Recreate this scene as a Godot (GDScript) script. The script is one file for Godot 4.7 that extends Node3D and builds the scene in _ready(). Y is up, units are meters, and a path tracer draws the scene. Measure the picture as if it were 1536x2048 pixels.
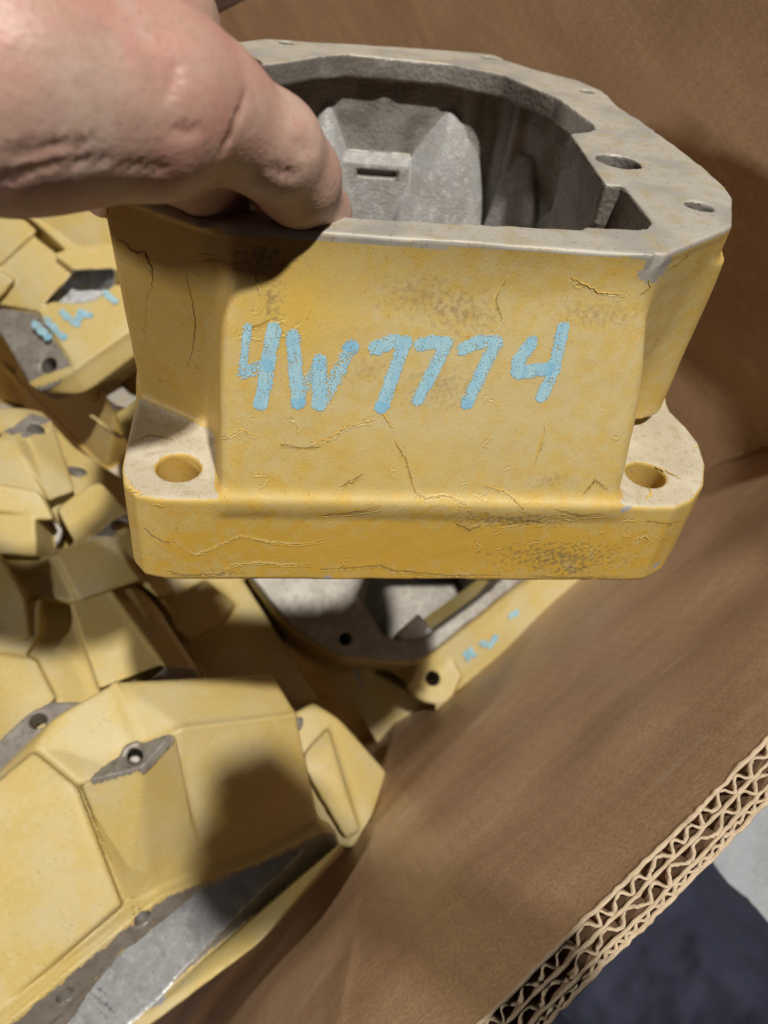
extends Node3D
# Close-up: a hand holds a yellow cast housing over a cardboard bin full of the same castings.
# Lengths inside shapes are millimetres; meshes are committed in metres.

const MM := 0.001
var mats := {}
var t0 := 0

# ------------------------------------------------------------------ distance fields
class Op:
	var sub := false
	var k := 1.0
	var r := 1.0
	var mat := 0
	var c := Vector3.ZERO
	var rad := 1e5
	func eval(_p: Vector3) -> float:
		return 1e6

class HullOp extends Op:
	var n := PackedVector3Array()
	var d := PackedFloat32Array()
	func setup(pts: Array) -> void:
		c = Vector3.ZERO
		for q in pts:
			c += q
		c /= pts.size()
		rad = 0.0
		for q in pts:
			rad = maxf(rad, c.distance_to(q))
		for i in pts.size():
			for j in range(i + 1, pts.size()):
				for l in range(j + 1, pts.size()):
					var m: Vector3 = (pts[j] - pts[i]).cross(pts[l] - pts[i])
					if m.length() < 2.0:
						continue
					m = m.normalized()
					var hi := -1e9
					var lo := 1e9
					var o: float = m.dot(pts[i])
					for q in pts:
						var e: float = m.dot(q) - o
						hi = maxf(hi, e)
						lo = minf(lo, e)
					if hi < 0.25:
						_add(m, o + maxf(hi, 0.0))
					elif lo > -0.25:
						_add(-m, -o - minf(lo, 0.0))
	func _add(m: Vector3, o: float) -> void:
		for i in n.size():
			if n[i].dot(m) > 0.9995 and absf(d[i] - o) < 0.8:
				d[i] = maxf(d[i], o)
				return
		n.append(m)
		d.append(o)
	func eval(p: Vector3) -> float:
		var m := -1e9
		for i in n.size():
			var v := n[i].dot(p) - d[i]
			if v > m - r:
				if m < v - r:
					m = v
				else:
					var h := r - absf(v - m)
					m = maxf(v, m) + h * h / (4.0 * r)
		return m

class CylOp extends Op:
	var a := Vector3.ZERO
	var ax := Vector3.UP
	var half := 10.0
	var r1 := 5.0
	func setup(from: Vector3, to: Vector3, radius: float) -> void:
		a = (from + to) / 2.0
		c = a
		ax = (to - from).normalized()
		half = from.distance_to(to) / 2.0
		r1 = radius
		rad = half + radius
	func eval(p: Vector3) -> float:
		var q := p - a
		var t := q.dot(ax)
		return maxf((q - ax * t).length() - r1, absf(t) - half)

class CapOp extends Op:      # tapered capsule
	var a := Vector3.ZERO
	var b := Vector3.ZERO
	var ra := 1.0
	var rb := 1.0
	func setup(from: Vector3, to: Vector3, r_from: float, r_to: float) -> void:
		a = from
		b = to
		ra = r_from
		rb = r_to
		c = (a + b) / 2.0
		rad = a.distance_to(b) / 2.0 + maxf(ra, rb)
	func eval(p: Vector3) -> float:
		var ab := b - a
		var t := clampf((p - a).dot(ab) / ab.length_squared(), 0.0, 1.0)
		return p.distance_to(a + ab * t) - lerpf(ra, rb, t)

class PolyOp extends Op:     # outline in x and z, upright between y0 and y1; leans by (shift) per mm below top
	var y0 := 0.0
	var y1 := 1.0
	var x0 := 0.0
	var z0 := 0.0
	var w := 0
	var h := 0
	var step := 1.5
	var g := PackedFloat32Array()
	func setup(poly: PackedVector2Array, lo: float, hi: float) -> void:
		y0 = lo
		y1 = hi
		var mn := poly[0]
		var mx := poly[0]
		for q in poly:
			mn = mn.min(q)
			mx = mx.max(q)
		c = Vector3((mn.x + mx.x) / 2.0, (lo + hi) / 2.0, (mn.y + mx.y) / 2.0)
		rad = Vector3(mx.x - mn.x, hi - lo, mx.y - mn.y).length() / 2.0
		x0 = mn.x - 12.0
		z0 = mn.y - 12.0
		w = int((mx.x - mn.x + 24.0) / step) + 2
		h = int((mx.y - mn.y + 24.0) / step) + 2
		g.resize(w * h)
		var cnt := poly.size()
		for j in h:
			for i in w:
				var p := Vector2(x0 + i * step, z0 + j * step)
				var best := 1e12
				var inside := false
				for e in cnt:
					var a := poly[e]
					var b := poly[(e + 1) % cnt]
					var ab := b - a
					var t := clampf((p - a).dot(ab) / ab.length_squared(), 0.0, 1.0)
					best = minf(best, p.distance_squared_to(a + ab * t))
					if (a.y > p.y) != (b.y > p.y) and p.x < (b.x - a.x) * (p.y - a.y) / (b.y - a.y) + a.x:
						inside = not inside
				g[j * w + i] = -sqrt(best) if inside else sqrt(best)
	func eval(p: Vector3) -> float:
		var u := clampf((p.x - x0) / step, 0.0, w - 1.001)
		var v := clampf((p.z - z0) / step, 0.0, h - 1.001)
		var i := int(u)
		var j := int(v)
		u -= i
		v -= j
		var o := j * w + i
		var a := lerpf(lerpf(g[o], g[o + 1], u), lerpf(g[o + w], g[o + w + 1], u), v)
		var b := maxf(y0 - p.y, p.y - y1)
		if absf(a - b) >= r:
			return maxf(a, b)
		var q := r - absf(a - b)
		return maxf(a, b) + q * q / (4.0 * r)

class SlabOp extends PolyOp:      # an outline standing in any plane: x and z in the plane, y along its normal
	var to_local := Transform3D.IDENTITY
	func place(frame: Transform3D) -> void:
		to_local = frame.affine_inverse()
		c = frame * c
	func eval(p: Vector3) -> float:
		return super.eval(to_local * p)

class Field:
	var ops: Array[Op] = []
	var wob: FastNoiseLite = null
	var wob_amp := 0.0
	func at(p: Vector3) -> float:
		var m := 1e5
		for o in ops:
			if o.sub:
				if p.distance_to(o.c) - o.rad > o.k - m:
					continue
				var v := -o.eval(p)
				if absf(v - m) >= o.k:
					m = maxf(m, v)
				else:
					var q := o.k - absf(v - m)
					m = maxf(m, v) + q * q / (4.0 * o.k)
			else:
				if p.distance_to(o.c) - o.rad > m + o.k:
					continue
				var v2 := o.eval(p)
				if absf(v2 - m) >= o.k:
					m = minf(m, v2)
				else:
					var q2 := o.k - absf(v2 - m)
					m = minf(m, v2) - q2 * q2 / (4.0 * o.k)
		if wob and absf(m) < 4.0 + 3.0 * wob_amp:
			m += wob.get_noise_3dv(p) * wob_amp
		return m
	func mat_at(p: Vector3) -> int:
		var best := 1e9
		var which := 0
		for o in ops:
			if p.distance_to(o.c) - o.rad > best:
				continue
			var v := absf(o.eval(p)) - (0.6 if o.sub else 0.0)
			if v < best:
				best = v
				which = o.mat
		return which

class Net:       # surface nets over a sparse grid
	var f: Field
	var lo: Vector3
	var cell: float
	var nx: int
	var ny: int
	var nz: int
	var grid := PackedFloat32Array()
	var cells := PackedInt32Array()
	const NONE := 1e8
	func run(field: Field, from: Vector3, to: Vector3, size: float) -> void:
		f = field
		lo = from
		cell = size
		var s := (to - from) / size
		nx = (int(s.x) / 8 + 1) * 8 + 1
		ny = (int(s.y) / 8 + 1) * 8 + 1
		nz = (int(s.z) / 8 + 1) * 8 + 1
		grid.resize(nx * ny * nz)
		grid.fill(NONE)
		for k in range(0, nz - 1, 8):
			for j in range(0, ny - 1, 8):
				for i in range(0, nx - 1, 8):
					_walk(i, j, k, 8)
	func _walk(i: int, j: int, k: int, s: int) -> void:
		var hs := s * 0.5
		var v := f.at(lo + Vector3(i + hs, j + hs, k + hs) * cell)
		if absf(v) > s * cell * 0.9 + 0.3 + f.wob_amp:
			return
		if s > 2:
			var q := s / 2
			for e in 8:
				_walk(i + (e & 1) * q, j + ((e >> 1) & 1) * q, k + (e >> 2) * q, q)
			return
		for c in 3:
			for b in 3:
				for a in 3:
					var o := ((k + c) * ny + j + b) * nx + i + a
					if grid[o] == NONE:
						grid[o] = f.at(lo + Vector3(i + a, j + b, k + c) * cell)
		for e in 8:
			cells.append(((k + (e >> 2)) * ny + j + ((e >> 1) & 1)) * nx + i + (e & 1))
	func build(n_mats: int) -> Array:      # per material: [positions, normals, indices]
		var sy := nx
		var sz := nx * ny
		var corner := PackedInt32Array([0, 1, sy, sy + 1, sz, sz + 1, sz + sy, sz + sy + 1])
		var vert := PackedInt32Array()
		vert.resize(grid.size())
		vert.fill(-1)
		var pos := PackedVector3Array()
		var nor := PackedVector3Array()
		var mat := PackedByteArray()
		var used := PackedInt32Array()
		var g := PackedFloat32Array()
		g.resize(8)
		for c in cells:
			var mask := 0
			for e in 8:
				g[e] = grid[c + corner[e]]
				if g[e] < 0.0:
					mask |= 1 << e
			if mask == 0 or mask == 255:
				continue
			var sum := Vector3.ZERO
			var cnt := 0
			for e in 8:
				for ax in 3:
					var b := 1 << ax
					if e & b:
						continue
					var e2 := e | b
					if ((mask >> e) & 1) != ((mask >> e2) & 1):
						var t := g[e] / (g[e] - g[e2])
						var q := Vector3(e & 1, (e >> 1) & 1, e >> 2)
						q[ax] = t
						sum += q
						cnt += 1
			var w := sum / cnt
			var n := Vector3(
				lerpf(lerpf(g[1] - g[0], g[3] - g[2], w.y), lerpf(g[5] - g[4], g[7] - g[6], w.y), w.z),
				lerpf(lerpf(g[2] - g[0], g[3] - g[1], w.x), lerpf(g[6] - g[4], g[7] - g[5], w.x), w.z),
				lerpf(lerpf(g[4] - g[0], g[5] - g[1], w.x), lerpf(g[6] - g[2], g[7] - g[3], w.x), w.y)).normalized()
			var ci := c % nx
			var cj := (c / nx) % ny
			var ck := c / sz
			var p := lo + (Vector3(ci, cj, ck) + w) * cell
			vert[c] = pos.size()
			pos.append(p)
			nor.append(n)
			mat.append(f.mat_at(p) if n_mats > 1 else 0)
			used.append(c)
		var outs := []
		var remap := []
		for m in n_mats:
			outs.append([PackedVector3Array(), PackedVector3Array(), PackedInt32Array()])
			var rm := PackedInt32Array()
			rm.resize(pos.size())
			rm.fill(-1)
			remap.append(rm)
		var axis := PackedInt32Array([1, sy, sz])
		for c in used:
			var v0 := grid[c]
			for ax in 3:
				if (v0 < 0.0) == (grid[c + axis[ax]] < 0.0):
					continue
				var u := axis[(ax + 1) % 3]
				var w2 := axis[(ax + 2) % 3]
				if c - u - w2 < 0:
					continue
				var q := [vert[c], vert[c - u], vert[c - u - w2], vert[c - w2]]
				if q[0] < 0 or q[1] < 0 or q[2] < 0 or q[3] < 0:
					continue
				if v0 >= 0.0:
					q.reverse()
				var m := mat[q[0]]
				for e in 4:
					m = mini(m, mat[q[e]]) if n_mats > 1 else m
				var o = outs[m]
				var ids := []
				for e in 4:
					var at: int = remap[m][q[e]]
					if at < 0:
						at = o[0].size()
						remap[m][q[e]] = at
						o[0].append(pos[q[e]])
						o[1].append(nor[q[e]])
					ids.append(at)
				for e in [0, 2, 1, 0, 3, 2]:
					o[2].append(ids[e])
		return outs

func V(x: float, y: float, z: float) -> Vector3:
	return Vector3(x, y, z)

func hull(pts: Array, mat := 0, r := 1.5, k := 2.0, sub := false) -> Op:
	var o := HullOp.new()
	o.setup(pts)
	o.mat = mat
	o.r = r
	o.k = k
	o.sub = sub
	return o

func cyl(a: Vector3, b: Vector3, radius: float, mat := 0, k := 0.6, sub := true) -> Op:
	var o := CylOp.new()
	o.setup(a, b, radius)
	o.mat = mat
	o.k = k
	o.sub = sub
	return o

func cap(a: Vector3, b: Vector3, ra: float, rb: float, k := 8.0, sub := false) -> Op:
	var o := CapOp.new()
	o.setup(a, b, ra, rb)
	o.k = k
	o.sub = sub
	return o

func poly(xz: Array, lo: float, hi: float, mat := 0, r := 0.8, k := 1.5, sub := false) -> Op:
	var o := PolyOp.new()
	var p := PackedVector2Array()
	for i in range(0, xz.size(), 2):
		p.append(Vector2(xz[i], xz[i + 1]))
	o.setup(p, lo, hi)
	o.mat = mat
	o.r = r
	o.k = k
	o.sub = sub
	return o

# outline given by points of a plane; depth is measured against the normal n
func slab(pts: Array, n: Vector3, hi: float, lo: float, mat := 0, r := 0.8, k := 1.5, sub := false) -> Op:
	var o := SlabOp.new()
	n = n.normalized()
	var ux: Vector3 = (pts[1] - pts[0]).normalized()
	ux = (ux - n * ux.dot(n)).normalized()
	var uz := ux.cross(n)
	var frame := Transform3D(Basis(ux, n, uz), pts[0])
	var p := PackedVector2Array()
	for q in pts:
		var l: Vector3 = frame.affine_inverse() * q
		p.append(Vector2(l.x, l.z))
	o.setup(p, lo, hi)
	o.place(frame)
	o.mat = mat
	o.r = r
	o.k = k
	o.sub = sub
	return o

# ------------------------------------------------------------------ nodes
func thing(called: String, label: String, category: String, at := Vector3.ZERO, group := "") -> Node3D:
	var o := Node3D.new()
	o.name = called
	add_child(o, true)
	o.position = at
	o.set_meta("label", label)
	o.set_meta("category", category)
	if group:
		o.set_meta("group", group)
	return o

func mesh_of(a: Array, uv := PackedVector2Array()) -> ArrayMesh:
	var arr := []
	arr.resize(Mesh.ARRAY_MAX)
	var p: PackedVector3Array = a[0].duplicate()
	for i in p.size():
		p[i] *= MM
	arr[Mesh.ARRAY_VERTEX] = p
	arr[Mesh.ARRAY_NORMAL] = a[1]
	arr[Mesh.ARRAY_INDEX] = a[2]
	if uv.size():
		arr[Mesh.ARRAY_TEX_UV] = uv
	if a.size() > 3:
		arr[Mesh.ARRAY_COLOR] = a[3]
	var m := ArrayMesh.new()
	m.add_surface_from_arrays(Mesh.PRIMITIVE_TRIANGLES, arr)
	return m

# the connected pieces of a mesh, largest first
func pieces_of(a: Array) -> Array:
	var n: int = a[0].size()
	var up := PackedInt32Array()
	up.resize(n)
	for i in n:
		up[i] = i
	var ix: PackedInt32Array = a[2]
	for t in range(0, ix.size(), 3):
		var r0 := ix[t]
		while up[r0] != r0:
			up[r0] = up[up[r0]]
			r0 = up[r0]
		for e in [1, 2]:
			var r := ix[t + e]
			while up[r] != r:
				up[r] = up[up[r]]
				r = up[r]
			up[r] = r0
	var lists := {}
	for t in range(0, ix.size(), 3):
		var r := ix[t]
		while up[r] != r:
			r = up[r]
		if not lists.has(r):
			lists[r] = PackedInt32Array()
		lists[r].append(ix[t])
		lists[r].append(ix[t + 1])
		lists[r].append(ix[t + 2])
	var outs := lists.values()
	outs.sort_custom(func(p, q): return p.size() > q.size())
	return outs

# each large piece of a mesh becomes a part of its own; crumbs are handed back as one mesh
func parts_of(called: String, a: Array, material: Material, parent: Node, least := 90) -> Array:
	var crumbs := PackedInt32Array()
	for l in pieces_of(a):
		if l.size() < least * 3:
			crumbs.append_array(l)
			continue
		part(called if l.size() > 4500 or called != "cavity" else "bolt_hole", mesh_of(compact(a, l)), material, parent)
	return compact(a, crumbs)

func compact(a: Array, ix: PackedInt32Array) -> Array:
	var o := [PackedVector3Array(), PackedVector3Array(), PackedInt32Array()]
	var map := PackedInt32Array()
	map.resize(a[0].size())
	map.fill(-1)
	for i in ix:
		if map[i] < 0:
			map[i] = o[0].size()
			o[0].append(a[0][i])
			o[1].append(a[1][i])
		o[2].append(map[i])
	return o

func joined(a: Array, b: Array) -> Array:
	var o := [a[0].duplicate(), a[1].duplicate(), a[2].duplicate()]
	var off: int = a[0].size()
	o[0].append_array(b[0])
	o[1].append_array(b[1])
	for i in b[2]:
		o[2].append(i + off)
	return o

func part(called: String, m: Mesh, material: Material, parent: Node) -> MeshInstance3D:
	var o := MeshInstance3D.new()
	o.name = called
	o.mesh = m
	o.material_override = material
	parent.add_child(o, true)
	return o

# ------------------------------------------------------------------ textures
func noise(freq: float, sd: int, oct := 4, type := FastNoiseLite.TYPE_SIMPLEX_SMOOTH) -> FastNoiseLite:
	var n := FastNoiseLite.new()
	n.noise_type = type
	n.seed = sd
	n.frequency = freq
	n.fractal_octaves = oct
	return n

func grey(n: FastNoiseLite, w: int, h: int, seamless := true) -> PackedByteArray:
	var im := n.get_seamless_image(w, h) if seamless else n.get_image(w, h)
	im.convert(Image.FORMAT_L8)
	return im.get_data()

func ramp(v: float, a: float, b: float) -> float:
	return clampf((v - a) / (b - a), 0.0, 1.0)

# base colour and layers [noise, colour, from, to, strength]: colour laid on where the noise rises from 'from' to 'to' (0..255)
func blended(w: int, h: int, base: Color, layers: Array, seamless := true) -> Image:
	var cnt := w * h
	var r := PackedFloat32Array(); r.resize(cnt); r.fill(base.r)
	var g := PackedFloat32Array(); g.resize(cnt); g.fill(base.g)
	var b := PackedFloat32Array(); b.resize(cnt); b.fill(base.b)
	for l in layers:
		var d := grey(l[0], w, h, seamless)
		var lut := PackedFloat32Array()
		for i in 256:
			lut.append(ramp(i, l[2], l[3]) * l[4])
		var cr: float = l[1].r
		var cg: float = l[1].g
		var cb: float = l[1].b
		for i in cnt:
			var t := lut[d[i]]
			if t > 0.0:
				r[i] += (cr - r[i]) * t
				g[i] += (cg - g[i]) * t
				b[i] += (cb - b[i]) * t
	var by := PackedByteArray()
	by.resize(cnt * 3)
	for i in cnt:
		by[i * 3] = int(r[i] * 255.0)
		by[i * 3 + 1] = int(g[i] * 255.0)
		by[i * 3 + 2] = int(b[i] * 255.0)
	return Image.create_from_data(w, h, false, Image.FORMAT_RGB8, by)

func tex(im: Image) -> ImageTexture:
	return ImageTexture.create_from_image(im)

func noise_tex(n: FastNoiseLite, size := 512, normal := false, bump := 4.0) -> NoiseTexture2D:
	var t := NoiseTexture2D.new()
	t.width = size
	t.height = size
	t.seamless = true
	t.noise = n
	t.as_normal_map = normal
	t.bump_strength = bump
	return t

func matter(albedo: Texture2D, rough: float, scale := 12.0, world := false, spec := 0.5) -> StandardMaterial3D:
	var m := StandardMaterial3D.new()
	m.albedo_texture = albedo
	m.roughness = rough
	m.metallic_specular = spec
	if scale > 0.0:
		m.uv1_triplanar = true
		m.uv1_world_triplanar = world
		m.uv1_scale = Vector3.ONE * scale
		m.uv1_triplanar_sharpness = 4.0
	return m

func relief(m: StandardMaterial3D, t: Texture2D, mm: float) -> void:
	m.heightmap_enabled = true
	m.heightmap_texture = t
	m.heightmap_scale = mm * 0.1

# a wandering line drawn into an image: a soft core of colour c
func stroke(im: Image, pts: Array, half: float, c: Color, rng: RandomNumberGenerator, jit: float, broken := 0.0) -> void:
	var last: Vector2 = pts[0]
	for s in range(1, pts.size()):
		var to: Vector2 = pts[s]
		var steps := maxi(2, int(last.distance_to(to)))
		var off := Vector2.ZERO
		for i in steps + 1:
			off = off * 0.85 + Vector2(rng.randfn(), rng.randfn()) * jit
			var p := last.lerp(to, float(i) / steps) + off
			if rng.randf() < broken:
				continue
			var hw := half * rng.randf_range(0.5, 1.3)
			dab(im, p, hw, c)
		last = to

func dab(im: Image, p: Vector2, hw: float, c: Color) -> void:
	for y in range(int(p.y - hw - 1), int(p.y + hw + 2)):
		for x in range(int(p.x - hw - 1), int(p.x + hw + 2)):
			if x < 0 or y < 0 or x >= im.get_width() or y >= im.get_height():
				continue
			var a := clampf(hw + 0.5 - p.distance_to(Vector2(x, y)), 0.0, 1.0) * c.a
			if a > 0.0:
				im.set_pixel(x, y, im.get_pixel(x, y).lerp(Color(c.r, c.g, c.b), a))

# an uneven patch: colour laid where noise beats the distance from the centre
func patch(im: Image, at: Vector2, rx: float, ry: float, c: Color, n: FastNoiseLite, soft: float, bias := 0.0) -> void:
	for y in range(maxi(0, int(at.y - ry * 1.5)), mini(im.get_height(), int(at.y + ry * 1.5))):
		for x in range(maxi(0, int(at.x - rx * 1.5)), mini(im.get_width(), int(at.x + rx * 1.5))):
			var q := Vector2((x - at.x) / rx, (y - at.y) / ry)
			var v := 1.0 - q.length() + n.get_noise_2d(x, y) * 1.1 + bias
			var a := clampf(v / soft, 0.0, 1.0) * c.a
			if a > 0.0:
				im.set_pixel(x, y, im.get_pixel(x, y).lerp(Color(c.r, c.g, c.b), a))

func lin(r: float, g: float, b: float) -> Color:
	return Color(r, g, b).linear_to_srgb()

# ------------------------------------------------------------------ scene
func _ready() -> void:
	t0 = Time.get_ticks_msec()
	var cam := Camera3D.new()
	cam.transform = Transform3D(Vector3(0.77063,0.14135,0.62141),Vector3(0.60895,0.12416,-0.78343),Vector3(-0.18789,0.98214,0.00961),Vector3(0,1.1500,0))
	cam.fov = rad_to_deg(2.0 * atan(1024.0 / 1577.0))
	cam.near = 0.01
	cam.far = 30.0
	var lens := CameraAttributesPhysical.new()
	lens.frustum_focal_length = 35.0
	lens.exposure_aperture = 17.0
	lens.frustum_focus_distance = 0.232
	cam.attributes = lens
	add_child(cam)
	cam.fov = rad_to_deg(2.0 * atan(1024.0 / 1577.0))
	cam.near = 0.01
	cam.far = 30.0
	cam.current = true
	var env := WorldEnvironment.new()
	env.environment = Environment.new()
	env.environment.background_mode = Environment.BG_COLOR
	env.environment.background_color = Color(0.62, 0.66, 0.72)
	env.environment.background_energy_multiplier = 0.02
	env.environment.tonemap_mode = Environment.TONE_MAPPER_LINEAR
	env.environment.tonemap_exposure = 1.0
	env.environment.sdfgi_enabled = true
	env.environment.ssao_enabled = true
	env.environment.ssil_enabled = true
	add_child(env)
	lamp(Vector3(1.005, 4.367, -0.451), 0.13, 18.0, "warehouse lamp straight above the cardboard bin")
	lamp(Vector3(-3.077, 3.061, -2.081), 0.3, 7.2, "warehouse lamp farther off, beyond the wrist side of the bin")
	make_materials()
	print("materials ", Time.get_ticks_msec() - t0)
	floor_and_bin()
	held_casting()
	print("held ", Time.get_ticks_msec() - t0)
	hand()
	print("hand ", Time.get_ticks_msec() - t0)
	pile()
	deep_filler()
	print("done ", Time.get_ticks_msec() - t0)

func lamp(at: Vector3, size: float, energy: float, label: String) -> void:
	var aim := Vector3(0.1, 0.9, -0.05)
	var t := thing("warehouse_lamp", label, "lamp", at, "lamps hung under the warehouse roof")
	t.look_at_from_position(at, aim, Vector3.RIGHT)
	var m := StandardMaterial3D.new()
	m.albedo_color = Color(0.5, 0.5, 0.52)
	m.roughness = 0.5
	var shade := CylinderMesh.new()
	shade.top_radius = 0.1
	shade.bottom_radius = size * 0.62
	shade.height = 0.2
	shade.cap_bottom = false
	var s := part("lamp_shade", shade, m, t)
	s.rotation.x = -PI / 2.0
	s.position.z = 0.13
	var disc := CylinderMesh.new()
	disc.top_radius = size * 0.56
	disc.bottom_radius = size * 0.56
	disc.height = 0.01
	var g := StandardMaterial3D.new()
	g.emission_enabled = true
	g.emission = Color(1.0, 0.975, 0.92)
	g.emission_energy_multiplier = 1.5
	var l := part("lamp_lens", disc, g, t)
	l.rotation.x = -PI / 2.0
	l.position.z = 0.02
	var a := AreaLight3D.new()
	a.area_size = Vector2(size, size)
	a.light_energy = energy
	a.light_color = Color(1.0, 0.975, 0.92)
	a.shadow_enabled = true
	a.area_range = 12.0
	a.area_attenuation = 2.0
	t.add_child(a)

func make_materials() -> void:
	var gold := lin(0.55, 0.345, 0.07)
	var dust := lin(0.56, 0.45, 0.24)
	var pale := lin(0.62, 0.50, 0.22)
	var grime := lin(0.16, 0.115, 0.06)
	var bump := noise_tex(noise(0.03, 5, 5))
	var a := blended(512, 512, gold, [
		[noise(0.008, 11, 5), pale, 40, 230, 0.45],
		[noise(0.03, 12, 5), dust, 70, 240, 0.35],
		[noise(0.25, 15, 2), grime, 190, 235, 0.35],
		[noise(0.05, 13, 4), dust, 150, 210, 0.5],
		[noise(0.09, 14, 3), grime, 196, 220, 0.5]])
	mats.paint = matter(tex(a), 0.5, 9.0)
	relief(mats.paint, bump, 0.06)
	a = blended(512, 512, lin(0.48, 0.37, 0.135), [
		[noise(0.006, 21, 4), lin(0.48, 0.405, 0.225), 90, 180, 0.9],
		[noise(0.012, 22, 4), gold, 150, 210, 0.25],
		[noise(0.05, 23, 4), lin(0.52, 0.43, 0.25), 130, 210, 0.5],
		[noise(0.12, 24, 3), grime, 200, 224, 0.45]])
	mats.dusty = matter(tex(a), 0.52, 7.0)
	relief(mats.dusty, bump, 0.05)
	a = blended(512, 512, lin(0.47, 0.415, 0.32), [
		[noise(0.008, 31, 4), lin(0.56, 0.51, 0.42), 110, 180, 0.7],
		[noise(0.04, 32, 5), lin(0.36, 0.29, 0.17), 140, 220, 0.5],
		[noise(0.15, 33, 3), lin(0.2, 0.16, 0.1), 180, 220, 0.6]])
	mats.ledge = matter(tex(a), 0.7, 10.0)
	relief(mats.ledge, bump, 0.1)
	a = blended(512, 512, lin(0.46, 0.43, 0.385), [
		[noise(0.006, 41, 4), lin(0.34, 0.325, 0.305), 110, 190, 0.8],
		[noise(0.02, 42, 5), lin(0.40, 0.33, 0.2), 150, 205, 0.55],
		[noise(0.1, 43, 3), lin(0.2, 0.18, 0.16), 180, 220, 0.6]])
	mats.machined = matter(tex(a), 0.55, 9.0)
	mats.machined.metallic = 0.15
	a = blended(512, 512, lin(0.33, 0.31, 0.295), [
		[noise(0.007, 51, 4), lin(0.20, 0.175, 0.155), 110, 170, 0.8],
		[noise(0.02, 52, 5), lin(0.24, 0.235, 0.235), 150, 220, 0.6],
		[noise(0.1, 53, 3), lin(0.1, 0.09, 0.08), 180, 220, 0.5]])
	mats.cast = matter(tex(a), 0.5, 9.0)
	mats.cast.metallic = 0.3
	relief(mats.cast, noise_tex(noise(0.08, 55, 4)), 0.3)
	a = blended(512, 512, lin(0.47, 0.48, 0.51), [
		[noise(0.009, 61, 4), lin(0.3, 0.3, 0.31), 120, 190, 0.8],
		[noise(0.03, 62, 5), lin(0.65, 0.66, 0.68), 150, 210, 0.8],
		[noise(0.1, 63, 3), lin(0.14, 0.13, 0.12), 185, 220, 0.6]])
	mats.bare = matter(tex(a), 0.42, 9.0)
	mats.bare.metallic = 0.2
	relief(mats.bare, noise_tex(noise(0.08, 65, 4)), 0.2)
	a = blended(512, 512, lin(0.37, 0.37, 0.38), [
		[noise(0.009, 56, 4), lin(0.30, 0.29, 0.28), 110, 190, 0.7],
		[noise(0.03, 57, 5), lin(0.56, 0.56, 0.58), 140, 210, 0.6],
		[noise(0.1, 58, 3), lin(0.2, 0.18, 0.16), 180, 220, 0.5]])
	mats.pocket = matter(tex(a), 0.55, 11.0)  # paler than cast: lit slopes against the lip shade, put into the tone
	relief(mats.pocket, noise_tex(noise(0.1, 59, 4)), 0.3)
	a = blended(512, 512, lin(0.225, 0.205, 0.185), [
		[noise(0.009, 66, 4), lin(0.30, 0.285, 0.265), 110, 190, 0.8],
		[noise(0.03, 67, 5), lin(0.14, 0.125, 0.105), 140, 210, 0.6],
		[noise(0.1, 68, 3), lin(0.36, 0.34, 0.32), 185, 225, 0.5]])
	mats.worn = matter(tex(a), 0.5, 10.0)
	mats.worn.metallic = 0.2
	var c := StandardMaterial3D.new()
	c.vertex_color_use_as_albedo = true
	c.roughness = 0.95
	mats.chalk = c

# ---- the casting in the hand; its own axes: x to the right, y up out of the open rim, z towards the lettered panel
const RIM := [-65.5, 0, -60, -1.0, 44, -1.0, 52, 3.2, 81.5, -20, 96, -48.6, 99.2, -88.4, 94.3, -110.3, 91.5, -129, 93.5, -150, 95, -172, 88.5, -190, 62, -207, 60.3, -212, 60.2, -221, 57, -226, 50.5, -227.3, 18.5, -223.6, -44.2, -213, -48, -210, -49.3, -203.5, -49.5, -191, -61, -177, -84, -158, -91, -129, -99, -88, -96.5, -48, -90.8, -19]
const BORE := [-66, -9, -30, -9.5, 35, -10.5, 36, -13, 50.8, -13.2, 55, -15, 58.5, -21, 59, -27.3, 60.2, -50.2, 54.3, -50, 58.9, -103.8, 66.8, -107.8, 71.5, -113, 72.7, -120.1, 68.3, -153.7, 53.2, -185, 30.4, -196.3, -14, -196.6, -27.6, -187, -58.2, -155, -74, -125, -80, -90, -78, -50, -74, -22]
const WELL := [-57, -10.5, 35, -11, 44, -15, 51, -26, 55, -34, 58, -50.2, 54.3, -50, 58.9, -103.8, 72, -108, 82, -125, 80, -162, 58, -197, 30, -203, -20, -203, -40, -197, -74, -162, -84, -120, -82, -85, -70, -62, -62, -45, -58, -24]
const FOOT := [-79, 15.5, -72, 15.6, 72, 16.6, 79, 16.4, 87, 12, 94, 4, 99.5, -7, 102.3, -19, 101.5, -29, 99, -38, 100.5, -50, 101, -84, 70, -86, -70, -86, -96, -80, -91.5, -38, -91.5, 0, -90, 8, -86, 13.5]

func near_hole(openings: Array, p: Vector3) -> bool:
	for o in openings:
		if o.eval(p) < 1.3:
			return true
	return false

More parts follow.
